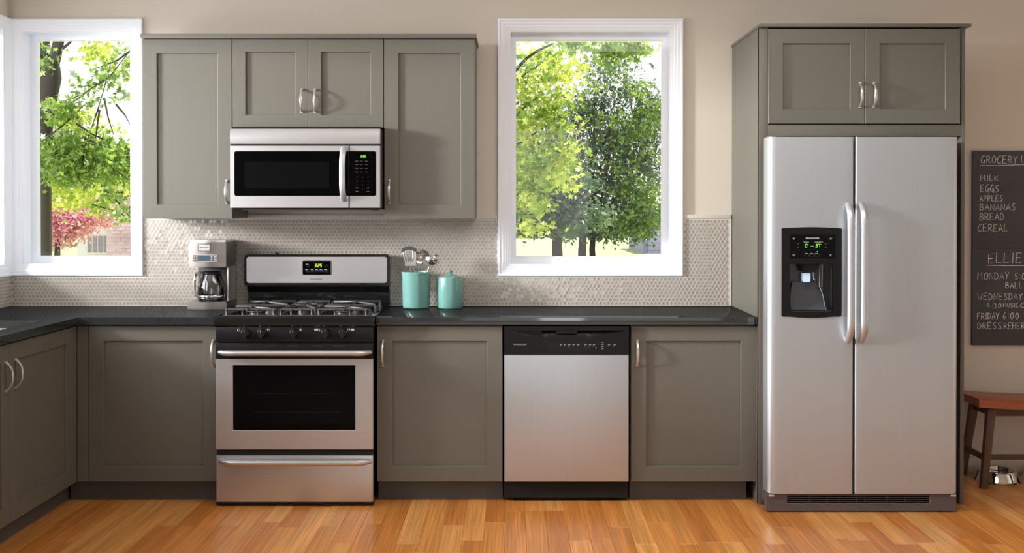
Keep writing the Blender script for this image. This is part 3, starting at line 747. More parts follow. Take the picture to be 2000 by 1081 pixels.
for r_, py in enumerate((347.5,355,362.5,369.5)):
    for c_, px in enumerate((697.5,708,719)):
        s = ['123','456','789',' 0 '][r_][c_]
        if s != ' ': text(s, x(px), z(py), .0062, yq, 'keypad_digit', 'print', mc, th=.0002)
MB().box(mx0+.05, mx1-.05, YM+.045, -.06, z(410.5)-.001, z(409)-.0002).build('grease_filter', 'ventblack', mw)
MB().box(mx1, mx1+.0005, YM+.031, -.03, z(406), z(253)).build('side_plate', 'ventblack', mw)

# ================================================================== DISHWASHER
YW = -.632
z = lambda p: wz(p, YW); x = lambda p: wx(p, YW)
dx0, dx1 = x(985), x(1228.3)
dw = thing('dishwasher', 'stainless dishwasher with black control strip between two base cabinets', 'dishwasher', ((dx0+dx1)/2, -.3, 0))
MB().box(dx0-.002, dx1+.001, YW+.04, -.02, .02, .866).build('dishwasher_tub', 'gap', dw)
MB().box(dx0, dx1, YW, YW+.04, z(941.5), z(693.5), .004).build('dishwasher_door', 'steelv', dw)
# control strip with a scooped pocket
b = MB(); yc_ = YW-.004; n = 24
zt_, zl_ = z(643.5), z(693)
def scoop(s, k): return z(646)-(.0+.0125*k)*(math.sin(PI*s)**.8)
x0s, x1s = x(997), x(1220)
top = [(x0s+(x1s-x0s)*i/n, z(646)) for i in range(n+1)]
low = [(x0s+(x1s-x0s)*i/n, z(646)-.0365*(math.sin(PI*i/n)**.9)) for i in range(n+1)]
fs = []
def strip(P, Q, ya, yb):
    for (a, c), (a2, c2) in zip(zip(P, Q), zip(P[1:], Q[1:])):
        vs = [b.bm.verts.new(v) for v in ((a[0],ya,a[1]),(c[0],yb,c[1]),(c2[0],yb,c2[1]),(a2[0],ya,a2[1]))]
        try: fs.append(b.bm.faces.new(vs))
        except Exception: pass
bot = [(p[0], zl_) for p in low]
strip(low, bot, yc_, yc_)                                       # face under the scoop
strip([(p[0], z(638)) for p in top], top, yc_, yc_)             # lip over it
strip(top, [(p[0], p[1]-.001) for p in top], yc_, yc_+.022)     # pocket roof
strip([(p[0], p[1]-.001) for p in top], low, yc_+.022, yc_)     # pocket back sloping out
for a, c in ((dx0, x0s), (x1s, dx1)):
    vs = [b.bm.verts.new(v) for v in ((a,yc_,z(638)),(a,yc_,zl_),(c,yc_,zl_),(c,yc_,z(638)))]; fs.append(b.bm.faces.new(vs))
bmesh.ops.remove_doubles(b.bm, verts=b.bm.verts, dist=1e-5)
b.box(dx0, dx1, yc_+.026, YW+.039, zl_, z(638)); b.box(dx0, dx0+.003, yc_+.0005, YW+.03, zl_, z(638)); b.box(dx1-.003, dx1, yc_+.0005, YW+.03, zl_, z(638)); b.box(dx0, dx1, yc_+.0005, YW+.03, zl_, zl_+.003)
bmesh.ops.recalc_face_normals(b.bm, faces=b.bm.faces)
cp = b.build('control_strip', 'blackplastic', dw)
MB().rrect(x(1086), x(1127), z(652), z(645.5), .003, yc_-.001, yc_+.015, (1,1,0,0), bevel=.001).build('latch_handle', 'blackplastic', dw)
b = MB()
for k in range(4): b.box(x(1003+4*k), x(1058), yc_-.0006, yc_+.004, z(648+2.5*k), z(647+2.5*k))
b.build('vent_slots', 'gap', cp)
text('FRIGIDAIRE', x(1015.5), z(674.6), .0105, yc_-.0002, 'logo', 'print', cp, width=x(1028)-x(1003))
b = MB()
for px in (1096,1104,1112.5,1121,1129.5,1144,1153,1160.5,1190,1201):
    b.box(x(px-2.2), x(px+2.0), yc_-.0005, yc_, z(674), z(673)); b.box(x(px-2.2), x(px-1.6), yc_-.0005, yc_, z(677), z(674))
for py in (669.5,673.5,677.5,681.5): b.box(x(1174), x(1179), yc_-.0005, yc_, z(py+.4), z(py-.4))
b.box(x(1163), x(1164.6), yc_-.0005, yc_, z(681), z(678.5))
b.build('button_marks', 'print', cp)
MB().box(dx0-.001, dx1, -.560, -.530, .004, z(943), .002).build('toe_panel', 'black', dw)

# ================================================================== FRIDGE
YF = -.795
fz0, fz1 = wz(965, YF), wz(267.5, YF)
x = lambda p: wx(p, YF); z = lambda p: wz(p, YF)
fx0, fx1 = x(1500.5), x(1873.5); fm0, fm1 = x(1667), x(1671)
fr = thing('refrigerator', 'large stainless side-by-side fridge with ice and water dispenser inside the tall cabinet', 'refrigerator', ((fx0+fx1)/2, -.4, 0))
MB().box(fx0+.006, fx1-.006, -.70, -.03, .03, fz1-.012).build('fridge_body', 'ventblack', fr)
def fdoor(x0, x1, rl, rr, hole=None, name='door'):
    """plan profile: softly bowed front with rounded outer edge"""
    P = []
    n = 8
    for i in range(n+1):
        a = i/n*PI/2; P.append((x0+rl*(1-math.sin(PI/2-0*a)*math.cos(0)) if False else x0+rl*(1-math.cos(a)), YF+.0+ rl*.9*(1-math.sin(a))))
    xsn = np.linspace(x0+rl, x1-rr, 10)[1:-1].tolist()
    if hole: xsn = sorted(xsn+[hole[0], hole[1]])
    for v in xsn: P.append((v, YF))
    for i in range(n+1):
        a = PI/2-i/n*PI/2; P.append((x1-rr*(1-math.cos(a)), YF+rr*.9*(1-math.sin(a))))
    back = -.705; zs_ = [fz0, fz1] if not hole else [fz0, hole[2], hole[3], fz1]
    b = MB(); rows = []
    for zz in zs_: rows.append([b.bm.verts.new((p[0], p[1]-.0, zz)) for p in P]+[b.bm.verts.new((x1, back, zz)), b.bm.verts.new((x0, back, zz))])
    fs = []; m_ = len(rows[0])
    for r in range(len(rows)-1):
        for i in range(m_):
            j = (i+1) % m_
            if hole and r == 1 and i < len(P)-1 and P[i][0] >= hole[0]-1e-6 and P[i+1][0] <= hole[1]+1e-6 and P[i][1] == YF: continue
            fs.append(b.bm.faces.new((rows[r][i], rows[r][j], rows[r+1][j], rows[r+1][i])))
    fs.append(b.bm.faces.new(rows[0])); fs.append(b.bm.faces.new(rows[-1][::-1]))
    bmesh.ops.recalc_face_normals(b.bm, faces=fs)
    return b.build(name, 'steelv', fr, ang=40)
hx = (x(1528.5), x(1641.5), z(619), z(445.5))
fd = fdoor(fx0, fm0, .034, .008, hx, 'freezer_door')
rd = fdoor(fm1, fx1, .008, .034, None, 'fridge_door')
MB().box(fm0-.002, fm1+.002, -.745, -.70, fz0+.005, fz1-.005).build('door_gasket', 'gap', fr)
MB().box(fx0+.01, fx0+.05, -.74, -.70, fz1+.0005, fz1+.008).build('hinge_cover', 'ventblack', fr)
def vbar(px, parent, bow):
    n = 27; pts = []; rad = []
    z0_, z1_ = z(668), z(398.5)
    for i in range(n):
        s = i/(n-1); d = min(s,1-s)*(z1_-z0_); k = min(1, d/.085); k = math.sin(k*PI/2)**.8
        pts.append((x(px), YF-.002-.052*k, z0_+s*(z1_-z0_))); rad.append(.0185*(.74+.26*k))
    MB().tube(pts, rad, 16, flat=(1,.8), up=(0,-1,0)).build('handle', 'steelv', parent)
vbar(1656, fd, -1); vbar(1682, rd, 1)
# dispenser
bx0, bx1, bz_0, bz_1 = x(1526.5), x(1643.5), z(617), z(446.5)
def bowed(x0, x1, z0, z1, dz, n=10):
    p = [(x0+(x1-x0)*i/n, z0-dz*math.sin(PI*i/n)) for i in range(n+1)]
    return p+[(x1+(x0-x1)*i/n, z1+dz*.6*math.sin(PI*i/n)) for i in range(n+1)]
ds = MB()
outer = bowed(bx0, bx1, bz_0, bz_1, .010)
rin = (x(1542), x(1627), z(609), z(516))
# bezel: top plate, side plates, bottom plate
yb = YF-.008
zt1 = rin[3]
ds.prism([(u,v) for u,v in outer if v > (bz_0+bz_1)/2]+[(bx0,zt1),(bx1,zt1)], 'y', yb, YF+.012, .0015)
ds.prism([(u,v) for u,v in outer if v < (bz_0+bz_1)/2]+[(bx1,rin[2]),(bx0,rin[2])], 'y', yb, YF+.012, .0015)
ds.box(bx0, rin[0], yb, YF+.012, rin[2], zt1); ds.box(rin[1], bx1, yb, YF+.012, rin[2], zt1)
dsp = ds.build('dispenser_bezel', 'blackplastic', fd)
b = MB(); dpt = YF+.075
b.box(rin[0]-.004, rin[0], YF, dpt, rin[2], rin[3]); b.box(rin[1], rin[1]+.004, YF, dpt, rin[2], rin[3]); b.box(rin[0]-.004, rin[1]+.004, dpt, dpt+.004, rin[2]-.004, rin[3]+.004)
b.box(rin[0], rin[1], YF, dpt, rin[3], rin[3]+.004); b.box(rin[0], rin[1], YF-.006, dpt, rin[2]-.004, rin[2])
b.build('dispenser_recess', 'dispin', fd)
MB().rrect(x(1542), x(1630), z(504.5), z(458), .002, yb-.0012, yb).build('control_glass', 'glassblack', fd)
yq = yb-.0012
text('FRIGIDAIRE', x(1585.8), z(467.2), .0105, yq, 'logo', 'printw', fd, width=x(1598.5)-x(1572.5))
seven(MB(), "0'", x(1571.5), z(483.2), .0150, yq, w=.52, t=.13).build('freezer_digits', 'green', fd)
seven(MB(), "37'", x(1591.8), z(483.2), .0150, yq, w=.5, t=.13).build('fridge_digits', 'green', fd)
b = MB()
for px, py, hw in ((1549.5,465.5,2.6),(1549.5,498,2.8),(1621.5,465.5,2.6),(1621,498,2.4),(1573.5,473,5.5),(1598,473,8),(1585.5,481,3.2),(1574,495.5,3),(1584,495.5,3),(1594,495.5,3)):
    b.box(x(px-hw), x(px+hw), yq-.0005, yq, z(py+.6), z(py-.6))
    if hw < 2.9: b.box(x(px-hw*.6), x(px+hw*.6), yq-.0005, yq, z(py+2.6), z(py+1.6))
for px, py in ((1558.5,476.5),(1558.5,483),(1611.5,476.5),(1611.5,483)): b.box(x(px-.6), x(px+.6), yq-.0005, yq, z(py+.6), z(py-.6))
b.build('button_labels', 'print', fd)
b = MB()
for px in (1575,1584.5,1594.5):
    xx_, zz = x(px), z(498.5); b.ring((xx_-.0105,xx_+.0105,zz-.006,zz+.005), (xx_-.0100,xx_+.0100,zz-.0055,zz+.0045), yq-.0004, yq, 0)
b.build('button_outlines', 'printdim', fd)
MB().box(x(1594.8), x(1596.2), yq-.0006, yq, z(492.6), z(491)).build('indicator_light', 'green', fd)
# chute, nozzle light, paddle, tray
MB().prism([(x(1566),z(516.5)),(x(1604),z(516.5)),(x(1596),z(532)),(x(1572),z(532))], 'y', YF+.01, YF+.06, .002).build('ice_chute', 'blackplastic', fd)
MB().rrect(x(1571), x(1586), z(552), z(535), .008, YF+.025, YF+.05, (1,1,0,0)).build('dispenser_lamp', 'lamp', fd)
MB().tube([(x(1592),YF+.03,z(533)),(x(1592.5),YF+.03,z(544)),(x(1594),YF+.024,z(549))], .0022, 8).build('water_nozzle', 'chrome', fd)
pp = [(1554,552),(1600,552),(1603,566),(1609,575),(1613,590),(1615,606),(1546,606),(1547,590),(1550,570)]
b = MB(); A = []; 
for px, py in pp: A.append((x(px), z(py)))
n_ = len(A); zt_ = z(552); zb_ = z(606)
F1 = [b.bm.verts.new((u, YF+.055-.045*((zt_-v)/(zt_-zb_))**2, v)) for u, v in A]; F2 = [b.bm.verts.new((u, YF+.063-.035*((zt_-v)/(zt_-zb_))**2, v)) for u, v in A]
b.bm.faces.new(F1); b.bm.faces.new(F2[::-1])
for i in range(n_): b.bm.faces.new((F1[i], F2[i], F2[(i+1)%n_], F1[(i+1)%n_]))
bmesh.ops.recalc_face_normals(b.bm, faces=b.bm.faces)
b.build('paddle', mat('smoked_plastic', (62,68,76), .18, coat=.5), fd)
b = MB()
b.tube([(x(1604),YF+.02,z(517)),(x(1604),YF+.03,z(560)),(x(1609),YF+.02,z(575)),(x(1614),YF+.005,z(606))], .0016, 6)
b.tube([(x(1609),YF+.02,z(517)),(x(1609),YF+.03,z(562))], .0014, 6)
b.build('bright_edge', 'nickel', fd)
MB().box(rin[0]+.002, rin[1]-.002, YF-.004, dpt-.002, rin[2]+.0003, rin[2]+.004).build('drip_tray', 'dispin', fd)
# kick grille
yg = YF+.012
gx0_, gx1_ = wx(1497, yg), wx(1869.5, yg)
zb_, zt_ = .006, fz0-.003
va, vb, vz0, vz1 = wx(1539,yg), wx(1818,yg), wz(984,yg), wz(967.5,yg)
b = MB(); b.ring((gx0_,gx1_,zb_,zt_-.001), (va,vb,vz0,vz1), yg, yg+.03, .002)
b.prism([(gx0_,zb_),(gx1_,zb_),(gx1_-.02,zb_-.002),(gx0_+.02,zb_-.002)], 'y', yg+.004, yg+.05)
g = b.build('kick_grille', 'ventblack', fr)
MB().box(va-.01, vb+.01, yg+.031, yg+.035, vz0-.005, vz1).build('grille_back', 'gap', g)
for k in range(4):
    zz = vz0+(vz1-vz0)*(k+.5)/4+.002
    MB().box(va-.002, vb+.002, yg+.004, yg+.016, zz-.0014, zz+.0014, .0005).build('grille_slat', 'ventblack', g)
b = MB()
for px in (1583,1618,1641,1675,1692,1734,1770): b.box(wx(px,yg)-.0008, wx(px,yg)+.0008, yg+.006, yg+.02, vz0, vz1)
b.build('grille_rib', 'ventblack', g)
for px in (1508, 1863): MB().box(wx(px-6,yg), wx(px+5,yg), yg-.012, yg+.02, zt_-.012, zt_-.002, .003).build('hinge_bracket', 'nickel', fr)
for sx in (fx0+.08, fx1-.08):
    for sy in (-.62, -.1): MB().lathe([(0,0),(.02,0),(.02,.01),(.01,.012),(.01,.032),(0,.032)], sx, sy, 12).build('levelling_foot', 'blackplastic', fr)

# ================================================================== COFFEE MAKER
YC = -.235
cx0, cx1 = wx(368, YC), wx(441, YC); cm = (cx0+cx1)/2
kz = lambda p: wz(p, YC)
cf = thing('coffee_maker', 'stainless drip coffee maker with small display on the left countertop', 'coffee maker', (cm, -.13, CT))
MB().rrect(0, 1, 0, 1, .1, 0, 1).bm.free()
def plan(x0, x1, y0, y1, bow, r=.012, n=10):
    p = []
    for i in range(n+1):
        s = i/n; p.append((x0+(x1-x0)*s, y0-bow*math.sin(PI*s)))
    p += [(x1, y1-r), (x1-r, y1), (x0+r, y1), (x0, y1-r)]
    return p
MB().prism(plan(cx0-.006, cx1+.004, YC-.0, -.015, .018), 'z', CT+.0005, kz(590), .004).build('base', 'coffee', cf)
MB().prism(plan(cx0, cx1, YC+.004, -.017, .018), 'z', kz(522.5), kz(473.5), .004).build('brew_head', 'coffee', cf)
MB().prism(plan(cx0+.003, cx1-.003, YC+.012, -.02, .016), 'z', kz(474)+.001, kz(469.5), .003).build('lid', 'nickel', cf)
MB().box(cx0+.006, cx1-.002, -.085, -.018, kz(591), kz(522.5)+.001, .003).build('back_column', mat('dark_grey_housing', (58,55,55), .35), cf)
MB().box(cx1-.010, cx1-.0005, -.175, -.018, kz(591), kz(522.5)+.001, .002).build('water_tank_side', 'nickel', cf)
yq = YC+.004-.0185
def onface(px0, px1, py0, py1, dy, name, m, parent): 
    xc = (wx(px0,YC)+wx(px1,YC))/2; s = (xc-cx0)/(cx1-cx0); y_ = YC+.004-.018*math.sin(PI*s)
    return MB().rrect(wx(px0,YC), wx(px1,YC), kz(py1), kz(py0), .002, y_-.0015-dy, y_+.006).build(name, m, parent)
bd = onface(388, 412, 477.5, 491, 0, 'badge', 'chrome', cf)
onface(389.3, 410.7, 478.5, 490, .0006, 'badge_plate', 'nickel', cf)
text('FRIGIDAIRE', (wx(388,YC)+wx(412,YC))/2, kz(484), .0078, YC-.0168, 'badge_lettering', 'logo', cf, width=.045)
onface(377, 425.5, 497.5, 511, 0, 'display_rim', 'nickel', cf)
onface(378.5, 424, 498.5, 510, .0006, 'display_bezel', 'ventblack', cf)
onface(391, 411, 499.5, 509, .0012, 'display', 'lcd', cf)
b = MB()
for px in (381,386,415,421):
    for py in (501.5,507): b.rrect(wx(px-1.7,YC), wx(px+1.7,YC), kz(py+1.6), kz(py-1.6), .0015, YC-.018, YC-.010)
b.build('buttons', 'print', cf)
# carafe
cz = kz(590)+.0008; ccx = wx(413, -.175); ccy = -.180; R = .0715
ca = thing('coffee_carafe', 'empty glass coffee carafe with pale handle standing in the coffee maker', 'carafe', (ccx, ccy, cz))
pr = [(0,0),(.80,0),(.93,.007),(.99,.022),(1,.045),(.97,.078),(.86,.110),(.70,.136),(.66,.142),(.64,.140),(.68,.133),(.84,.108),(.95,.077),(.975,.045),(.96,.023),(.9,.009),(0,.003)]
MB().lathe([(R*r_, cz+h_) for r_, h_ in pr], ccx, ccy, 44).build('glass_jug', 'carafe', ca)
MB().lathe([(R*.67,cz+.141),(R*.70,cz+.1425),(R*.70,cz+.152),(R*.5,cz+.156),(0,cz+.156),(0,cz+.1435),(R*.64,cz+.143)], ccx, ccy, 36).build('carafe_lid', 'blackplastic', ca)
MB().lathe([(R*1.005,cz+.016),(R*1.02,cz+.018),(R*1.02,cz+.030),(R*1.005,cz+.032)], ccx, ccy, 44).build('carafe_band', 'chrome', ca)
a = math.radians(222); hd = Vector((math.cos(a), math.sin(a), 0)); cc = Vector((ccx, ccy, 0))
pts = [cc+hd*(R*.70)+Vector((0,0,cz+.148)), cc+hd*(R*.95)+Vector((0,0,cz+.152)), cc+hd*(R+.016)+Vector((0,0,cz+.143)), cc+hd*(R+.023)+Vector((0,0,cz+.115)), cc+hd*(R+.024)+Vector((0,0,cz+.07)), cc+hd*(R+.018)+Vector((0,0,cz+.035)), cc+hd*(R+.002)+Vector((0,0,cz+.024))]
MB().tube(pts, [.009,.011,.012,.012,.011,.010,.008], 14, flat=(1.0,.7), up=(0,0,1)).build('carafe_handle', 'nickel', ca)

# ================================================================== CROCK, CANISTER, UTENSILS
YK = -.125
kcx = wx(813, YK); kr = (wx(842,YK)-wx(784,YK))/2; kb = (wx(839.5,YK)-wx(787,YK))/2; kh = wz(530.5, YK)
crock = MB().lathe([(0,CT+.0005),(kb-.004,CT+.0005),(kb,CT+.004),(kb+.0008,CT+.02),(kr-.003,kh-.020),(kr-.003,kh-.0165),(kr,kh-.014),(kr,kh-.002),(kr-.002,kh),(kr-.006,kh-.001),(kr-.009,kh-.02),(kb-.010,CT+.012),(0,CT+.010)], kcx, YK, 56)
tag(crock.build('utensil_crock', 'teal'), 'open teal ceramic crock holding the metal utensils, right of the stove', 'crock')
ncx = wx(879, YK); nr = (wx(905,YK)-wx(853.5,YK))/2
t = thing('lidded_canister', 'teal ceramic canister with knobbed lid, right of the utensil crock', 'canister', (ncx, YK, CT))
nz_ = wz(542, YK)
MB().lathe([(0,CT+.0005),(nr*.94,CT+.0005),(nr*.975,CT+.004),(nr,CT+.05),(nr*1.005,CT+.09),(nr,nz_-.004),(nr*.985,nz_),(nr*.9,nz_),(nr*.9,nz_-.01),(0,nz_-.01)], ncx, YK, 56).build('canister_body', 'teal', t)
kt = wz(528, YK)
MB().lathe([(nr*.985,nz_+.0005),(nr*.97,nz_+.003),(nr*.6,nz_+.011),(nr*.22,nz_+.017),(.0075,nz_+.021),(.0065,kt-.014),(.0125,kt-.009),(.013,kt-.004),(.009,kt),(0,kt)], ncx, YK, 48).build('canister_lid', 'teal', t)
# slotted turner
def P(px, py, y): return Vector((wx(px,y), y, wz(py,y)))
zin = CT+.014
y1 = YK-.030
t = thing('slotted_turner', 'slotted metal turner with dark grey tip leaning left in the crock', 'turner', (wx(812,y1), y1, zin), 'metal utensils in the crock')
b = MB()
for k in range(6):
    f = k/5
    b.tube([P(786.5+f*25, 488, y1+.002*abs(k-2.5)), P(789+f*22.5, 500, y1), P(792+f*19, 517, y1)], [.0021,.0023,.0024], 6, flat=(1.5,.5), up=(0,-1,0))
b.prism([(wx(791,y1),wz(520,y1)),(wx(812.5,y1),wz(520,y1)),(wx(811,y1),wz(511,y1)),(wx(790.5,y1),wz(511,y1))], 'y', y1-.001, y1+.001)
b.build('turner_head', 'chrome', t)
pts = []
n = 9
up_ = [(wx(784.5+f*29.5/8, y1), wz(486.5-5.2*math.sin(PI*f/8), y1)) for f in range(n)]
dn = [(wx(785+(8-f)*28/8, y1), wz(493-4.5*math.sin(PI*(8-f)/8), y1)) for f in range(n)]
MB().prism(up_+dn, 'y', y1-.003, y1+.003, .001).build('turner_tip', mat('dark_grey_silicone', (64,70,68), .5), t)
b = MB()
b.tube([P(798,519,y1), P(802,533,y1+.004), P(822,592,y1+.02)], .0028, 8)
b.tube([P(806,519,y1), P(808,533,y1+.004), P(822,592,y1+.02)], .0028, 8)
b.build('turner_handle', 'chrome', t)
# skimmer
y2 = YK+.006
t = thing('skimmer', 'round perforated metal skimmer in the middle of the crock', 'skimmer', (wx(818,y2), y2, zin), 'metal utensils in the crock')
c_ = P(824.5, 502, y2); R_ = .0385
bm_ = MB(); rings = []; NR, NS = 9, 36
for i in range(NR+1):
    r = R_*(i+.15)/NR; rings.append([bm_.bm.verts.new((c_.x+r*math.cos(2*PI*k/NS), c_.y+.010*(1-(r/R_)**2)-.004, c_.z+r*math.sin(2*PI*k/NS)*1.0)) for k in range(NS)])
bm_.bm.faces.new(rings[0])
for i in range(NR):
    for k in range(NS):
        if 2 <= i <= 6 and i % 2 == 0 and (k+i//2) % 3 == 0: continue
        bm_.bm.faces.new((rings[i][k], rings[i][(k+1)%NS], rings[i+1][(k+1)%NS], rings[i+1][k]))
bmesh.ops.solidify(bm_.bm, geom=bm_.bm.faces[:], thickness=.0008)
bm_.build('skimmer_bowl', 'chrome', t)
MB().tube([P(816,518,y2+.002), P(815,533,y2+.004), P(808,594,y2+.02)], [.0045,.003,.003], 8, up=(0,-1,0)).build('skimmer_handle', 'chrome', t)
# ladle
y3 = YK-.004
t = thing('ladle', 'shiny metal ladle leaning right over the rim of the crock', 'ladle', (wx(818,y3), y3, zin), 'metal utensils in the crock')
c_ = P(846.5, 507, y3); b = MB(); Rl = .034
prof = [(Rl*math.sin(a_), -Rl*.8*math.cos(a_)) for a_ in [i*PI/2/8 for i in range(9)]]
prof[0] = (0, prof[0][1]); prof += [(Rl+.002, .001)]+[(r*.96, h*.96+.0005) for r, h in prof[::-1]]
b.lathe(prof, 0, 0, 32)
b.bm.transform(Matrix.Translation(c_) @ Matrix.Rotation(math.radians(-18), 4, 'Z') @ Matrix.Rotation(math.radians(-52), 4, 'Y') @ Matrix.Rotation(math.radians(0), 4, 'X'))
b.build('ladle_bowl', 'chrome', t)
MB().tube([P(838,522,y3), P(834,533,y3), P(812,594,y3+.0)], .003, 8, up=(0,-1,0)).build('ladle_handle', 'chrome', t)
# whisk-like spoon handles behind
y4 = YK+.028
t = thing('serving_spoon', 'metal utensil standing low at the back of the crock, only its handle end showing', 'spoon', (wx(835,y4), y4, zin), 'metal utensils in the crock')
MB().tube([P(833,522,y4), P(832,533,y4), P(822,594,y4-.02)], [.0045,.0035,.003], 8, up=(0,-1,0)).build('spoon_handle', 'chrome', t)

# ================================================================== CHALKBOARD
yb = -.018
bx0_, bx1_ = wx(1899.5, yb), 3.05
t = thing('chalkboard', 'dark wall chalkboard with handwritten grocery list and weekly schedule', 'chalkboard', ((bx0_+bx1_)/2, -.01, wz(675,yb)))
zs_ = wz(486, yb)
MB().box(bx0_, bx1_, yb, -.0005, wz(675,yb), zs_-.0008, .0012).build('board_panel', 'chalkboard', t)
MB().box(bx0_, bx1_, yb, -.0005, zs_+.0008, wz(295,yb), .0012).build('board_panel', 'chalkboard', t)
LET = {
'A':[[(0,0),(.45,1),(.9,0)],[(.15,.35),(.78,.38)]],
'B':[[(.08,0),(.05,1)],[(0,.95),(.6,.95),(.7,.75),(.55,.55),(.1,.5)],[(.1,.5),(.75,.45),(.85,.2),(.6,.02),(0,0)]],
'C':[[(.85,.95),(.5,1),(.15,.7),(.02,.35),(.15,.05),(.5,0),(.85,.08)]],
'D':[[(.08,0),(.05,1)],[(0,1),(.5,.9),(.85,.5),(.6,.1),(0,0)]],
'E':[[(.75,1),(.05,.97),(.05,0),(.8,.03)],[(.05,.5),(.65,.53)]],
'F':[[(.8,1),(.05,.97),(.05,0)],[(.05,.5),(.6,.55)]],
'G':[[(.8,.92),(.45,1),(.12,.65),(.02,.3),(.25,.02),(.6,.1),(.75,.4)],[(.45,.42),(.88,.42),(.82,-.15)]],
'H':[[(.05,1),(.05,0)],[(.8,1),(.8,0)],[(.05,.5),(.8,.52)]],
'I':[[(.2,1),(.2,0)]],
'K':[[(.05,1),(.05,0)],[(.75,.95),(.08,.45),(.85,.05)]],
'L':[[(.08,1),(.05,0),(.75,.03)]],
'M':[[(.0,0),(.08,1),(.45,.4),(.85,1),(.95,0)]],
'N':[[(.05,0),(.05,1),(.8,0),(.82,1)]],
'O':[[(.5,1),(.15,.8),(.02,.4),(.25,.02),(.65,.05),(.88,.45),(.75,.85),(.5,1)]],
'P':[[(.08,0),(.05,1)],[(0,.95),(.6,.95),(.75,.72),(.55,.48),(.08,.42)]],
'R':[[(.08,0),(.05,1)],[(0,.95),(.6,.95),(.72,.72),(.55,.5),(.1,.45)],[(.25,.45),(.85,0)]],
'S':[[(.8,.95),(.4,1),(.12,.78),(.35,.55),(.7,.4),(.75,.15),(.4,0),(.05,.08)]],
'U':[[(.05,1),(.08,.25),(.35,0),(.7,.2),(.75,1)]],
'W':[[(0,1),(.25,0),(.5,.75),(.72,0),(1.0,1)]],
'Y':[[(0,1),(.42,.5)],[(.85,1),(.42,.5),(.35,0)]],
'0':[[(.45,1),(.12,.7),(.1,.25),(.4,0),(.72,.3),(.7,.75),(.45,1)]],
'3':[[(.1,.9),(.45,1),(.65,.75),(.35,.52),(.7,.35),(.6,.05),(.05,.03)]],
'4':[[(.35,1),(.02,.35),(.8,.4)],[(.55,.65),(.5,0)]],
'5':[[(.75,1),(.15,.97),(.12,.6),(.55,.58),(.72,.3),(.45,.02),(.08,.05)]],
'6':[[(.6,1),(.2,.6),(.08,.25),(.35,0),(.68,.2),(.5,.45),(.12,.3)]],
':':[[(.2,.7),(.21,.76)],[(.2,.2),(.21,.26)]],
}
ADV = {'I':.55, ':':.5, 'M':1.2, 'W':1.2, ' ':.55}
rngc = random.Random(11)
def chalk(s, xa, xb, ytop, ybot, name='chalk_writing', th=.00145):
    tot = sum(ADV.get(c, 1.0) for c in s); X0, X1 = wx(xa,yb), wx(xb,yb); u = (X1-X0)/tot; zb_ = wz(ybot,yb); H = wz(ytop,yb)-zb_
    b = MB(); xx_ = X0
    for c in s:
        if c != ' ':
            jz = rngc.uniform(-.04,.04)*H; sc = rngc.uniform(.93,1.05)
            for st in LET[c]:
                b.tube([(xx_+p[0]*u*.88+.04*p[1]*u, yb-.0002, zb_+jz+p[1]*H*sc) for p in st], th*rngc.uniform(.8,1.15), 5, flat=(1,.35) , up=(0,-1,0))
        xx_ += u*ADV.get(c, 1.0)
    return b.build(name, 'chalk', t)
def under(xa, ya, xb_, yb_):
    MB().tube([(wx(xa,yb),yb-.0002,wz(ya,yb)), (wx((xa+xb_)/2,yb),yb-.0002,wz((ya+yb_)/2+.6,yb)), (wx(xb_,yb),yb-.0002,wz(yb_,yb))], .0015, 5, flat=(1,.35), up=(0,-1,0)).build('chalk_underline', 'chalk', t)
chalk('GROCERY', 1915.5, 1989, 304, 319); chalk('L', 1994, 2003, 304, 317); under(1912.5, 324, 2003, 321.5)
chalk('MILK', 1914.5, 1952, 342, 353.5); chalk('EGGS', 1914.5, 1952.5, 361.5, 375.5); chalk('APPLES', 1913, 1960, 381.5, 393); chalk('BANANAS', 1913, 1985.5, 398.5, 411)
chalk('BREAD', 1913, 1963, 416.5, 430.5); chalk('CEREAL', 1909.5, 1971, 438, 452)
chalk('ELLIE', 1930, 1999, 494.5, 514, th=.0018); under(1927.5, 518.5, 2003, 519)
chalk('MONDAY', 1909.5, 1973.5, 533, 546.5); chalk('5:0', 1982, 2005, 534, 547); chalk('BALL', 1964, 2000, 552, 563)
chalk('WEDNESDAY', 1909.5, 2000, 573, 586); chalk('4:30', 1928, 1958.5, 592, 602.5); chalk('MUSIC', 1960, 1991, 592, 600.5); chalk('C', 1993, 2003, 592, 601)
chalk('FRIDAY', 1909, 1954, 611.5, 624); chalk('6:00', 1959, 1993, 610.5, 624); chalk('DRESS', 1909.5, 1959, 630.5, 643); chalk('REHER', 1961, 2004, 631, 643)

# ================================================================== BENCH AND BOWLS
bx0_, bx1_ = 2.365, 3.27; by0, by1 = -.375, -.045
t = thing('saddle_bench', 'low wooden bench with reddish saddle seat and dark splayed legs beside the fridge', 'bench', ((bx0_+bx1_)/2, (by0+by1)/2, 0))
b = MB(); n = 24; rows = []
for i in range(n+1):
    s = i/n*2-1; xx_ = (bx0_+bx1_)/2+s*(bx1_-bx0_)/2; zt_ = .438+.022*abs(s)**2.2; zb_ = .405+.016*abs(s)**2.2
    rows.append([b.bm.verts.new(p) for p in ((xx_,by0,zb_),(xx_,by0,zt_-.004),(xx_,by0+.006,zt_),(xx_,by1-.006,zt_),(xx_,by1,zt_-.004),(xx_,by1,zb_))])
for i in range(n):
    for k in range(6): b.bm.faces.new((rows[i][k], rows[i][(k+1)%6], rows[i+1][(k+1)%6], rows[i+1][k]))
b.bm.faces.new(rows[0]); b.bm.faces.new(rows[-1][::-1]); bmesh.ops.recalc_face_normals(b.bm, faces=b.bm.faces)
b.build('seat', 'bench', t)
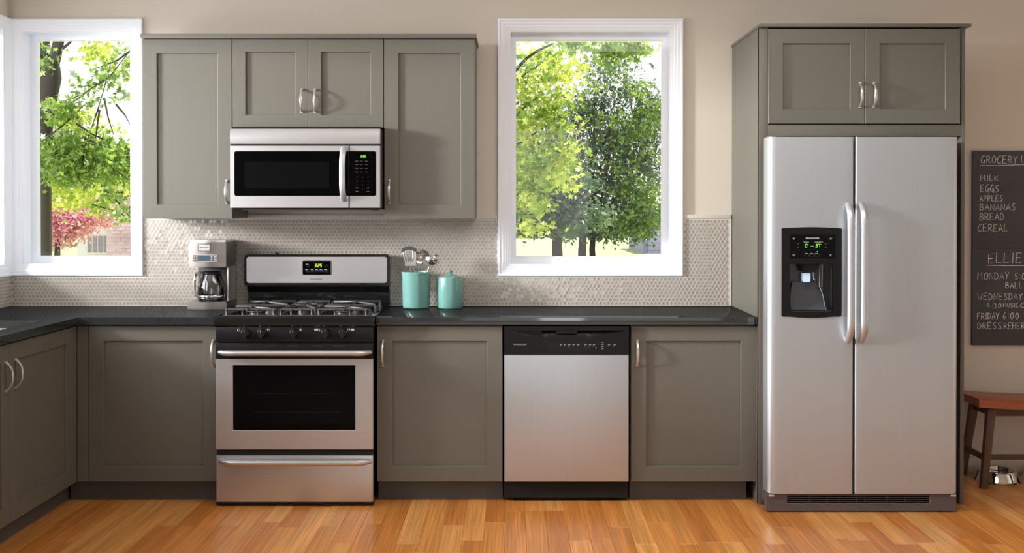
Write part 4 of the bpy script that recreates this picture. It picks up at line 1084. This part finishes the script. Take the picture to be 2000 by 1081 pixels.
def leg(xt, xb_, yt, yb_, hw=.021, hd=.018, z1=.407):
    b = MB().quadbox([(xb_-hw*.8,yb_-hd*.8,0.0005),(xb_+hw*.8,yb_-hd*.8,0.0005),(xb_+hw*.8,yb_+hd*.8,0.0005),(xb_-hw*.8,yb_+hd*.8,0.0005),
                      (xt-hw,yt-hd,z1),(xt+hw,yt-hd,z1),(xt+hw,yt+hd,z1),(xt-hw,yt+hd,z1)], .002)
    return b.build('leg', 'benchleg', t)
fy_t, fy_b, ky_t, ky_b = -.31, -.345, -.11, -.055
lx_t, lx_b = 2.452, 2.400; rx_t, rx_b = bx1_-(lx_t-bx0_), bx1_-(lx_b-bx0_)
leg(lx_t, lx_b, fy_t, fy_b); leg(lx_t, lx_b+.01, ky_t, ky_b); leg(rx_t, rx_b, fy_t, fy_b); leg(rx_t, rx_b, ky_t, ky_b)
k = .38
MB().box(lx_t-.02, rx_t+.02, fy_t-.006, fy_t+.010, .365, .406, .001).build('apron', 'benchleg', t)
MB().box(lx_t-.02, rx_t+.02, ky_t-.010, ky_t+.006, .365, .406, .001).build('apron', 'benchleg', t)
MB().box(lx_t-.008, lx_t+.008, fy_t, ky_t, .365, .406, .001).build('apron', 'benchleg', t)
MB().box(rx_t-.008, rx_t+.008, fy_t, ky_t, .365, .406, .001).build('apron', 'benchleg', t)
MB().box(lx_b+.02, rx_b-.02, fy_b+.008, fy_b+.022, .145, .172, .001).build('stretcher', 'benchleg', t)
MB().box(lx_b+.012, lx_b+.026, fy_b+.012, ky_b-.012, .135, .165, .001).build('stretcher', 'benchleg', t)
MB().box(rx_b-.026, rx_b-.012, fy_b+.012, ky_b-.012, .135, .165, .001).build('stretcher', 'benchleg', t)
bc = (wx(1949, -.16), -.15)
def bowl(x_, y_, label):
    t = thing('pet_bowl', label, 'bowl', (x_, y_, 0), 'steel pet bowls under the bench')
    MB().lathe([(0,.014),(.060,.014),(.078,.022),(.086,.050),(.089,.054),(.093,.054),(.096,.050),(.112,.008),(.117,.003),(.119,.001),(.112,.0008),(.108,.004)], x_, y_, 56).build('bowl_shell', 'chrome', t)
    MB().lathe([(.108,.0005),(.1165,.0005),(.1175,.0025),(.108,.0025)], x_, y_, 40).build('rubber_ring', 'blackplastic', t)
    return t
b1 = bowl(bc[0], bc[1]-.01, 'shiny steel pet bowl on the floor under the bench, left of the other bowl')
b2 = copy_tree(b1); b2.location.x += .255; b2['label'] = 'steel pet bowl at the right edge of the picture, mostly cut off'

# ================================================================== OUTSIDE
GZ0 = -.45
tag(MB().box(-60, 60, 1.2, 140, GZ0-.3, GZ0).build('ground', 'grass'), 'sunlit pale green lawn outside the windows', 'lawn', kind='structure')
def leaves(name, clusters, per, spread, size, m, parent, seed, star=False, flatz=.6):
    rg_ = np.random.default_rng(seed); cl = np.array(clusters); nC = len(cl); N = nC*per
    ce = np.repeat(cl, per, 0)+rg_.normal(0, 1, (N,3))*np.array([spread, spread, spread*flatz])
    if star:
        th = np.arange(10)*2*PI/10; rr = np.where(np.arange(10) % 2 == 0, 1.0, .48); rr[0] = 1.15
        base = np.stack([np.cos(th)*rr, np.sin(th)*rr, np.zeros(10)], 1)
    else:
        base = np.array([(-1,0,0),(-.2,-.55,.08),(1,0,0),(-.2,.55,.08)], float)
    k = len(base); s = size*rg_.uniform(.6, 1.3, N)
    a, bt, c = rg_.uniform(0, 2*PI, N), rg_.normal(0, .8, N), rg_.normal(0, .8, N)
    ca_, sa = np.cos(a), np.sin(a); cb, sb = np.cos(bt), np.sin(bt); cc_, sc_ = np.cos(c), np.sin(c)
    Rz = np.zeros((N,3,3)); Rz[:,0,0] = ca_; Rz[:,0,1] = -sa; Rz[:,1,0] = sa; Rz[:,1,1] = ca_; Rz[:,2,2] = 1
    Rx = np.zeros((N,3,3)); Rx[:,0,0] = 1; Rx[:,1,1] = cb; Rx[:,1,2] = -sb; Rx[:,2,1] = sb; Rx[:,2,2] = cb
    Ry = np.zeros((N,3,3)); Ry[:,1,1] = 1; Ry[:,0,0] = cc_; Ry[:,0,2] = sc_; Ry[:,2,0] = -sc_; Ry[:,2,2] = cc_
    Rm = Rx @ Ry @ Rz
    V = np.einsum('nij,kj->nki', Rm, base)*s[:,None,None]+ce[:,None,:]
    V = V.reshape(-1,3)-np.array(worldloc(parent))
    me = bpy.data.meshes.new(name); me.vertices.add(N*k); me.vertices.foreach_set('co', V.ravel())
    me.loops.add(N*k); me.loops.foreach_set('vertex_index', np.arange(N*k)); me.polygons.add(N); me.polygons.foreach_set('loop_start', np.arange(N)*k); me.polygons.foreach_set('loop_total', np.full(N, k))
    me.update(calc_edges=True); me.materials.append(M[m])
    o = bpy.data.objects.new(name, me); C.objects.link(o); o.parent = parent; o['kind'] = 'stuff'; return o
def ell(rg_, c, r, n, shell=.0):
    d = rg_.normal(0,1,(n,3)); d /= np.linalg.norm(d,axis=1)[:,None]; u = rg_.uniform(shell,1,(n,1))**(1/3)
    return (np.array(c)+d*u*np.array(r)).tolist()
def limb(b, p0, p1, r0, r1, rnd, n=7, wob=.06, seg=7):
    p0, p1 = Vector(p0), Vector(p1); L_ = (p1-p0).length; pts = []
    ph = rnd.uniform(0,6)
    for i in range(n+1):
        s = i/n; p = p0.lerp(p1, s); w_ = math.sin(s*PI)*wob*L_
        pts.append(p+Vector((math.sin(ph+s*5)*w_, math.cos(ph*2+s*4)*w_, math.sin(ph*3+s*6)*w_*.6)))
    b.tube(pts, [r0+(r1-r0)*i/n for i in range(n+1)], seg)
def branches(b, p, d, L_, r, depth, rnd):
    e = Vector(p)+Vector(d).normalized()*L_; limb(b, p, e, r, r*.6, rnd, 4, .08, 6)
    if depth == 0: return
    for i in range(rnd.choice((2,3))):
        nd = (Vector(d).normalized()+Vector((rnd.uniform(-.7,.7), rnd.uniform(-.7,.7), rnd.uniform(-.15,.55)))).normalized()
        branches(b, Vector(p).lerp(e, rnd.uniform(.55,1)), nd, L_*rnd.uniform(.6,.8), r*.6, depth-1, rnd)
def at(px, py, D): return Vector((wx(px, D+CAMY), D+CAMY, wz(py, D+CAMY)))

# --- seen through the middle window
D = 30.
t = thing('large_tree', 'big spreading shade tree behind the middle window, trunk left of centre', 'tree', at(1088, 500, D), 'trees outside the middle window')
t.location.z = GZ0; rnd = random.Random(2); rn = np.random.default_rng(2)
b = MB(); p = at(1088,505,D); p.z = GZ0
limb(b, p, at(1088,462,D), .17, .14, rnd, 6, .01, 10)
for a_ in ((1040,418),(1062,380),(1100,360),(1125,395),(1085,330)):
    branches(b, at(1088,464,D), at(a_[0],a_[1],D)-at(1088,464,D), 1.5, .075, 3, rnd)
b.build('trunk', 'bark', t)
cl = ell(rn, at(1040,415,D-.5), (1.1,1.2,.6), 60)+ell(rn, at(1105,425,D), (1.3,1.5,.35), 50)+ell(rn, at(1060,340,D), (1.5,2,1.0), 70)+ell(rn, at(1030,445,D), (.6,1.0,.2), 16)
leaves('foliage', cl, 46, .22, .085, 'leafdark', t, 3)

D = 37.
t = thing('large_tree', 'tall spreading dark-leaved tree in the centre of the middle window, twin trunks', 'tree', at(1140, 500, D), 'trees outside the middle window')
t.location.z = GZ0; rnd = random.Random(9); rn = np.random.default_rng(12)
b = MB()
for px, w_ in ((1138,.15),(1158,.11)):
    p = at(px,505,D); p.z = GZ0; limb(b, p, at(px,455,D), w_, w_*.85, rnd, 6, .02, 10)
for s_, a_ in (((1138,458),(1110,430)),((1138,458),(1140,330)),((1138,458),(1160,350)),((1158,457),(1200,390)),((1158,457),(1190,320)),((1158,457),(1170,300)),((1138,458),(1205,420)),((1138,458),(1125,300))):
    branches(b, at(s_[0],s_[1],D), at(a_[0],a_[1],D)-at(s_[0],s_[1],D), 2.0, .075, 4, rnd)
for s_, a_ in (((1140,462),(1176,335)),((1142,455),(1214,345)),((1138,460),(1150,300)),((1158,460),(1225,395)),((1140,465),(1110,430)),((1150,420),(1190,310)),((1160,400),(1160,230)),((1170,370),(1200,250))):
    limb(b, at(*s_,D-.3), at(*a_,D-2.0), .085, .025, rnd, 9, .03, 7)
b.build('trunk', 'bark', t)
cl = []
for (px,py,rx,rz,n) in ((1175,200,1.7,1.1,34),(1225,250,1.3,1.1,30),(1165,290,1.9,1.0,40),(1240,330,1.1,1.0,34),(1180,370,2.0,.8,34),(1150,425,1.6,.45,58),(1220,430,1.3,.5,50),(1125,240,.9,1.2,20),(1190,140,1.0,.7,14),(1262,260,.6,1.3,20),(1185,455,1.6,.2,36)):
    cl += ell(rn, at(px,py,D), (rx*1.15,1.6,rz*1.15), n)
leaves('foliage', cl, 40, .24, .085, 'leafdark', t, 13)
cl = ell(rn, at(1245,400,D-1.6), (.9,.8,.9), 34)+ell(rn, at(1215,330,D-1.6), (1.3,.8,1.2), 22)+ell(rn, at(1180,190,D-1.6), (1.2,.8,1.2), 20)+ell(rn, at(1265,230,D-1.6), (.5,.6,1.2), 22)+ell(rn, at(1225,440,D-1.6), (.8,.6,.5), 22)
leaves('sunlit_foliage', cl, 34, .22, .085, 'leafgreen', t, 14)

D = 14.
t = thing('maple_tree', 'near maple with bright yellow-green leaves at the left of the middle window', 'tree', at(1020, 300, D), 'trees outside the middle window')
t.location.z = GZ0; t.location.x = wx(930, D+CAMY); rnd = random.Random(4); rn = np.random.default_rng(4)
b = MB(); p0 = Vector((wx(925,D+CAMY), D+CAMY, GZ0)); limb(b, p0, at(930,180,D), .16, .10, rnd, 8, .015, 10)
for s_, a_ in (((928,330),(1060,250)),((929,300),(1050,190)),((929,250),(1100,300)),((928,380),(1060,370)),((929,220),(1060,120)),((928,420),(1045,420)),((929,190),(1130,60))):
    limb(b, at(*s_,D), at(*a_,D+rnd.uniform(-.6,.6)), .035, .008, rnd, 9, .05, 6)
b.build('trunk', 'bark', t)
cl = []
for (px,py,rx,rz,n) in ((1040,150,.42,.40,34),(1035,230,.42,.38,34),(1050,300,.45,.35,38),(1050,360,.52,.22,34),(1025,400,.30,.16,16),(1075,190,.30,.40,18),(1095,130,.35,.25,14),(1020,290,.2,.8,24),(1085,330,.25,.25,12),(1035,440,.22,.07,9),(1090,260,.25,.4,12)):
    cl += ell(rn, at(px,py,D), (rx,.7,rz), n)
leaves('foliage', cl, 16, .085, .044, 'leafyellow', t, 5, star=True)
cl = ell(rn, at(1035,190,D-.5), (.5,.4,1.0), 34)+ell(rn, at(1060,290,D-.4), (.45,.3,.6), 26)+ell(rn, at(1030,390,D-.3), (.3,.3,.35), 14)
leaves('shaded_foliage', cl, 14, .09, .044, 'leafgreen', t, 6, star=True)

D = 9.
t = thing('overhanging_branch', 'leafy maple branch hanging across the top of the middle window', 'branch', at(1150, 60, D), 'trees outside the middle window')
b = MB(); rnd = random.Random(8); rn = np.random.default_rng(8)
limb(b, at(990,10,D), at(1265,95,D), .02, .004, rnd, 12, .04, 6); limb(b, at(1120,40,D), at(1210,120,D), .008, .003, rnd, 6, .05, 5); b.build('twigs', 'bark', t)
cl = ell(rn, at(1210,95,D), (.22,.2,.055), 15)+ell(rn, at(1130,88,D), (.3,.25,.035), 16)+ell(rn, at(1195,112,D), (.06,.1,.05), 6)+ell(rn, at(1245,90,D), (.08,.1,.04), 6)
leaves('foliage', cl, 9, .055, .042, 'leafgreen', t, 9, star=True)

D = 75.
t = thing('small_tree', 'hazy small grey-green tree on the lawn at the lower left of the middle window', 'tree', at(1018,492,D), 'trees outside the middle window'); t.location.z = GZ0
b = MB(); p = at(1018,470,D); limb(b, Vector((p.x,p.y,GZ0)), p, .12, .08, rnd, 4, .02, 6); b.build('trunk', 'barkgrey', t)
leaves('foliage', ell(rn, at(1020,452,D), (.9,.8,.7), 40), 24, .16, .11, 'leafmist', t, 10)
# far tree line, house and drive on the right
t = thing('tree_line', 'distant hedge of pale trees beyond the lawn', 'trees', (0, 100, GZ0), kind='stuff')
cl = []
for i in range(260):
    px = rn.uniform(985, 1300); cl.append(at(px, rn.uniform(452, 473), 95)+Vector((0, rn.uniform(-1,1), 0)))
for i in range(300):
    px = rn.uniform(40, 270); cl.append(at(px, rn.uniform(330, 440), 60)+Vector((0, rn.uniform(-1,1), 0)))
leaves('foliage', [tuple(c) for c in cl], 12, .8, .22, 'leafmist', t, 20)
D = 48.
hh = thing('neighbour_house', 'lilac grey house with garage door at the right edge of the middle window', 'house', at(1290,490,D)); hh.location.z = GZ0
y_ = D+CAMY; X_ = lambda p: wx(p, y_); Z_ = lambda p: wz(p, y_)
MB().box(X_(1256), X_(1345), y_, y_+6, GZ0, Z_(445)).build('house_wall', 'lilac', hh)
MB().prism([(X_(1250),Z_(446)),(X_(1350),Z_(446)),(X_(1320),Z_(405)),(X_(1280),Z_(405))], 'y', y_-.3, y_+6.3).build('house_roof', 'roofgrey', hh)
g_ = MB().box(X_(1266), X_(1300), y_-.06, y_, GZ0, Z_(460)).build('garage_door', 'garage', hh)
for k in range(3): MB().box(X_(1267), X_(1299), y_-.09, y_-.06, GZ0+.15+k*.33, GZ0+.42+k*.33, .01).build('garage_panel', 'garage', g_)
b = MB().box(X_(1268), X_(1285), y_-.05, y_, Z_(441), Z_(426)); b.build('house_window', 'housewin', hh)
tag(MB().prism([(X_(1262),y_-.2),(X_(1330),y_-.2),(wx(1420,30),30),(wx(1230,34),34)], 'z', GZ0, GZ0+.02).build('driveway', 'concrete'), 'pale driveway leading to the lilac house', 'driveway', kind='structure')

# --- seen through the left window
D = 11.
t = thing('big_trunk_tree', 'thick dark forked tree trunk at the left side of the left window', 'tree', at(88, 500, D), 'trees outside the left window')
t.location.z = GZ0; rnd = random.Random(3); rn = np.random.default_rng(33)
b = MB(); p = at(84,560,D); p.z = GZ0
b.tube([p, at(84,470,D), at(85,330,D), at(86,250,D), at(92,190,D), at(98,150,D), at(100,128,D)], [.10,.085,.075,.088,.105,.115,.09], 12)
b.tube([at(97,152,D), at(108,115,D), at(116,80,D), at(122,40,D)], [.062,.058,.052,.045], 10); b.tube([at(96,150,D), at(88,115,D), at(84,80,D), at(80,30,D)], [.085,.075,.068,.06], 10)
b.tube([at(119,98,D), at(132,88,D), at(145,76,D), at(160,60,D)], [.018,.014,.011,.008], 7)
for pts in (((86,225),(115,215),(150,195),(190,165)),((88,225),(120,200),(160,185),(215,150),(258,95)),((92,268),(118,250),(140,230),(165,205)),((255,100),(230,118),(205,128),(175,138)),
            ((160,345),(165,290),(190,220),(205,170),(215,130)),((195,215),(190,250),(185,290)),((205,195),(212,230),(222,262)),((165,270),(200,285),(240,300),(262,312)),((150,242),(180,262),(220,280),(262,295)),
            ((228,205),(245,225),(258,250)),((196,330),(230,335),(262,360)),((180,400),(210,408),(240,420),(262,440)),((205,370),(230,395),(262,435))):
    b.tube([at(px,py,D-rnd.uniform(0,.5)) for px,py in pts], [.009-.007*i/(len(pts)-1)+.002 for i in range(len(pts))], 6)
b.build('trunk', 'bark', t)
cl = []
for (px,py,rx,rz,n) in ((120,225,.22,.16,22),(160,200,.2,.1,12),(115,280,.22,.10,26),(105,310,.2,.14,30),(140,320,.3,.15,40),(190,320,.32,.2,46),(230,330,.2,.2,36),(130,350,.25,.08,30),(235,300,.15,.12,20),(170,270,.3,.12,22),(215,140,.2,.08,9),(245,120,.08,.15,8),(190,160,.15,.06,7),(238,170,.1,.15,8),(225,400,.15,.1,14),(240,425,.1,.04,6),(90,110,.05,.12,8)):
    cl += ell(rn, at(px,py,D-.3), (rx,.35,rz), n)
leaves('foliage', cl, 11, .06, .032, 'leafgreen', t, 34, star=True)
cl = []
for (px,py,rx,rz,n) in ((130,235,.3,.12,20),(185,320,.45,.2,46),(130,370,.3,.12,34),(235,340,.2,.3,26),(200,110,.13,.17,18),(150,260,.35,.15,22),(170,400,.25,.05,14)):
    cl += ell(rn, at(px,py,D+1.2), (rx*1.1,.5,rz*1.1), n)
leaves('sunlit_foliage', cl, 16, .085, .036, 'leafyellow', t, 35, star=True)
D = 19.
t = thing('pink_maple', 'pink-leaved ornamental tree at the lower part of the left window', 'tree', at(130,500,D), 'trees outside the left window'); t.location.z = GZ0
b = MB(); p = at(110,520,D); p.z = GZ0; limb(b, p, at(112,470,D), .07, .05, rnd, 5, .02, 8)
for a_ in ((90,430),(130,420),(160,430),(180,440),(110,400)): limb(b, at(112,472,D), at(*a_,D), .03, .008, rnd, 6, .05, 6)
b.build('trunk', 'bark', t)
cl = []
for (px,py,rx,rz,n) in ((105,415,.38,.28,70),(125,445,.5,.26,90),(165,430,.4,.12,44),(100,465,.3,.15,34),(195,410,.25,.08,20),(180,390,.2,.12,16),(190,430,.25,.06,16),(105,270,.2,.08,6)):
    cl += ell(rn, at(px,py,D), (rx,.4,rz), n)
leaves('foliage', cl, 22, .11, .036, 'leafpink', t, 40)
D = 26.
hh = thing('brick_house', 'pale house with pinkish brick wall and tall mullioned window outside the left window', 'house', at(215,495,D)); hh.location.z = GZ0
y_ = D+CAMY
MB().box(X_(150) if False else wx(150,y_), wx(214,y_), y_, y_+5, GZ0, wz(372,y_)).build('siding_wall', 'siding', hh)
MB().box(wx(214,y_), wx(330,y_), y_-.2, y_+5, GZ0, wz(385,y_)).build('brick_wall', 'housebrick', hh)
# bricks
rb = random.Random(6); b = MB(); bw, bh = .23, .085; z_ = GZ0+.05; r = 0
while z_ < wz(385,y_)-.1:
    x_ = wx(214,y_)+(.12 if r % 2 else 0)
    while x_ < wx(275,y_):
        if rb.random() < .95: b.box(x_, x_+bw-.015, y_-.2-rb.uniform(.004,.02), y_-.2, z_, z_+bh-.012)
        x_ += bw
    z_ += bh; r += 1
o = b.build('bricks', mat('brick_faces', (216,184,192), .85, var=((1.7,1.7,3.5), .25)), hh); o['kind'] = 'stuff'
MB().prism([(wx(140,y_),wz(373,y_)),(wx(340,y_),wz(373,y_)),(wx(300,y_),wz(330,y_)),(wx(190,y_),wz(330,y_))], 'y', y_-.4, y_+5.2).build('house_roof', mat('pale_shingle', (196,190,200), .9), hh)
f_ = MB().box(wx(171,y_), wx(214,y_), y_-.04, y_, wz(496,y_), wz(459,y_)).build('window_frame', 'siding', hh)
for k in range(4): MB().box(wx(172.5+k*10.4,y_), wx(180+k*10.4,y_), y_-.06, y_-.02, wz(493,y_), wz(461,y_)).build('window_pane', 'housewin', f_)
t = thing('shrub', 'low round green shrub in front of the brick house at the right', 'shrub', at(245,500,D-1.5)); t.location.z = GZ0
leaves('foliage', ell(rn, Vector((at(246,500,D-1.5).x, D-1.5+CAMY, -.02)), (.42,.35,.42), 60), 30, .06, .035, 'leafgreen', t, 41)
t = thing('shrub', 'low green shrub under the pink tree', 'shrub', at(105,505,D-4)); t.location.z = GZ0
leaves('foliage', ell(rn, Vector((at(112,500,D-4).x, D-4+CAMY, .05)), (.5,.35,.5), 60), 30, .06, .03, 'leafyellow', t, 42)
for nm in ('twigs',): pass
for o in C.objects:
    if o.name.split('.')[0] in ('vent_slots','burner_marks','button_labels','button_outlines','button_marks','buttons','rack_glimpse','grille_rib','bright_edge','clock_digits','freezer_digits','fridge_digits','tile_edging','grout_bed','logo','badge_lettering','chalk_writing'): o['kind'] = 'stuff'
print('tris', sum(len(o.data.polygons) for o in C.objects if o.type == 'MESH'), 'objects', len(C.objects))
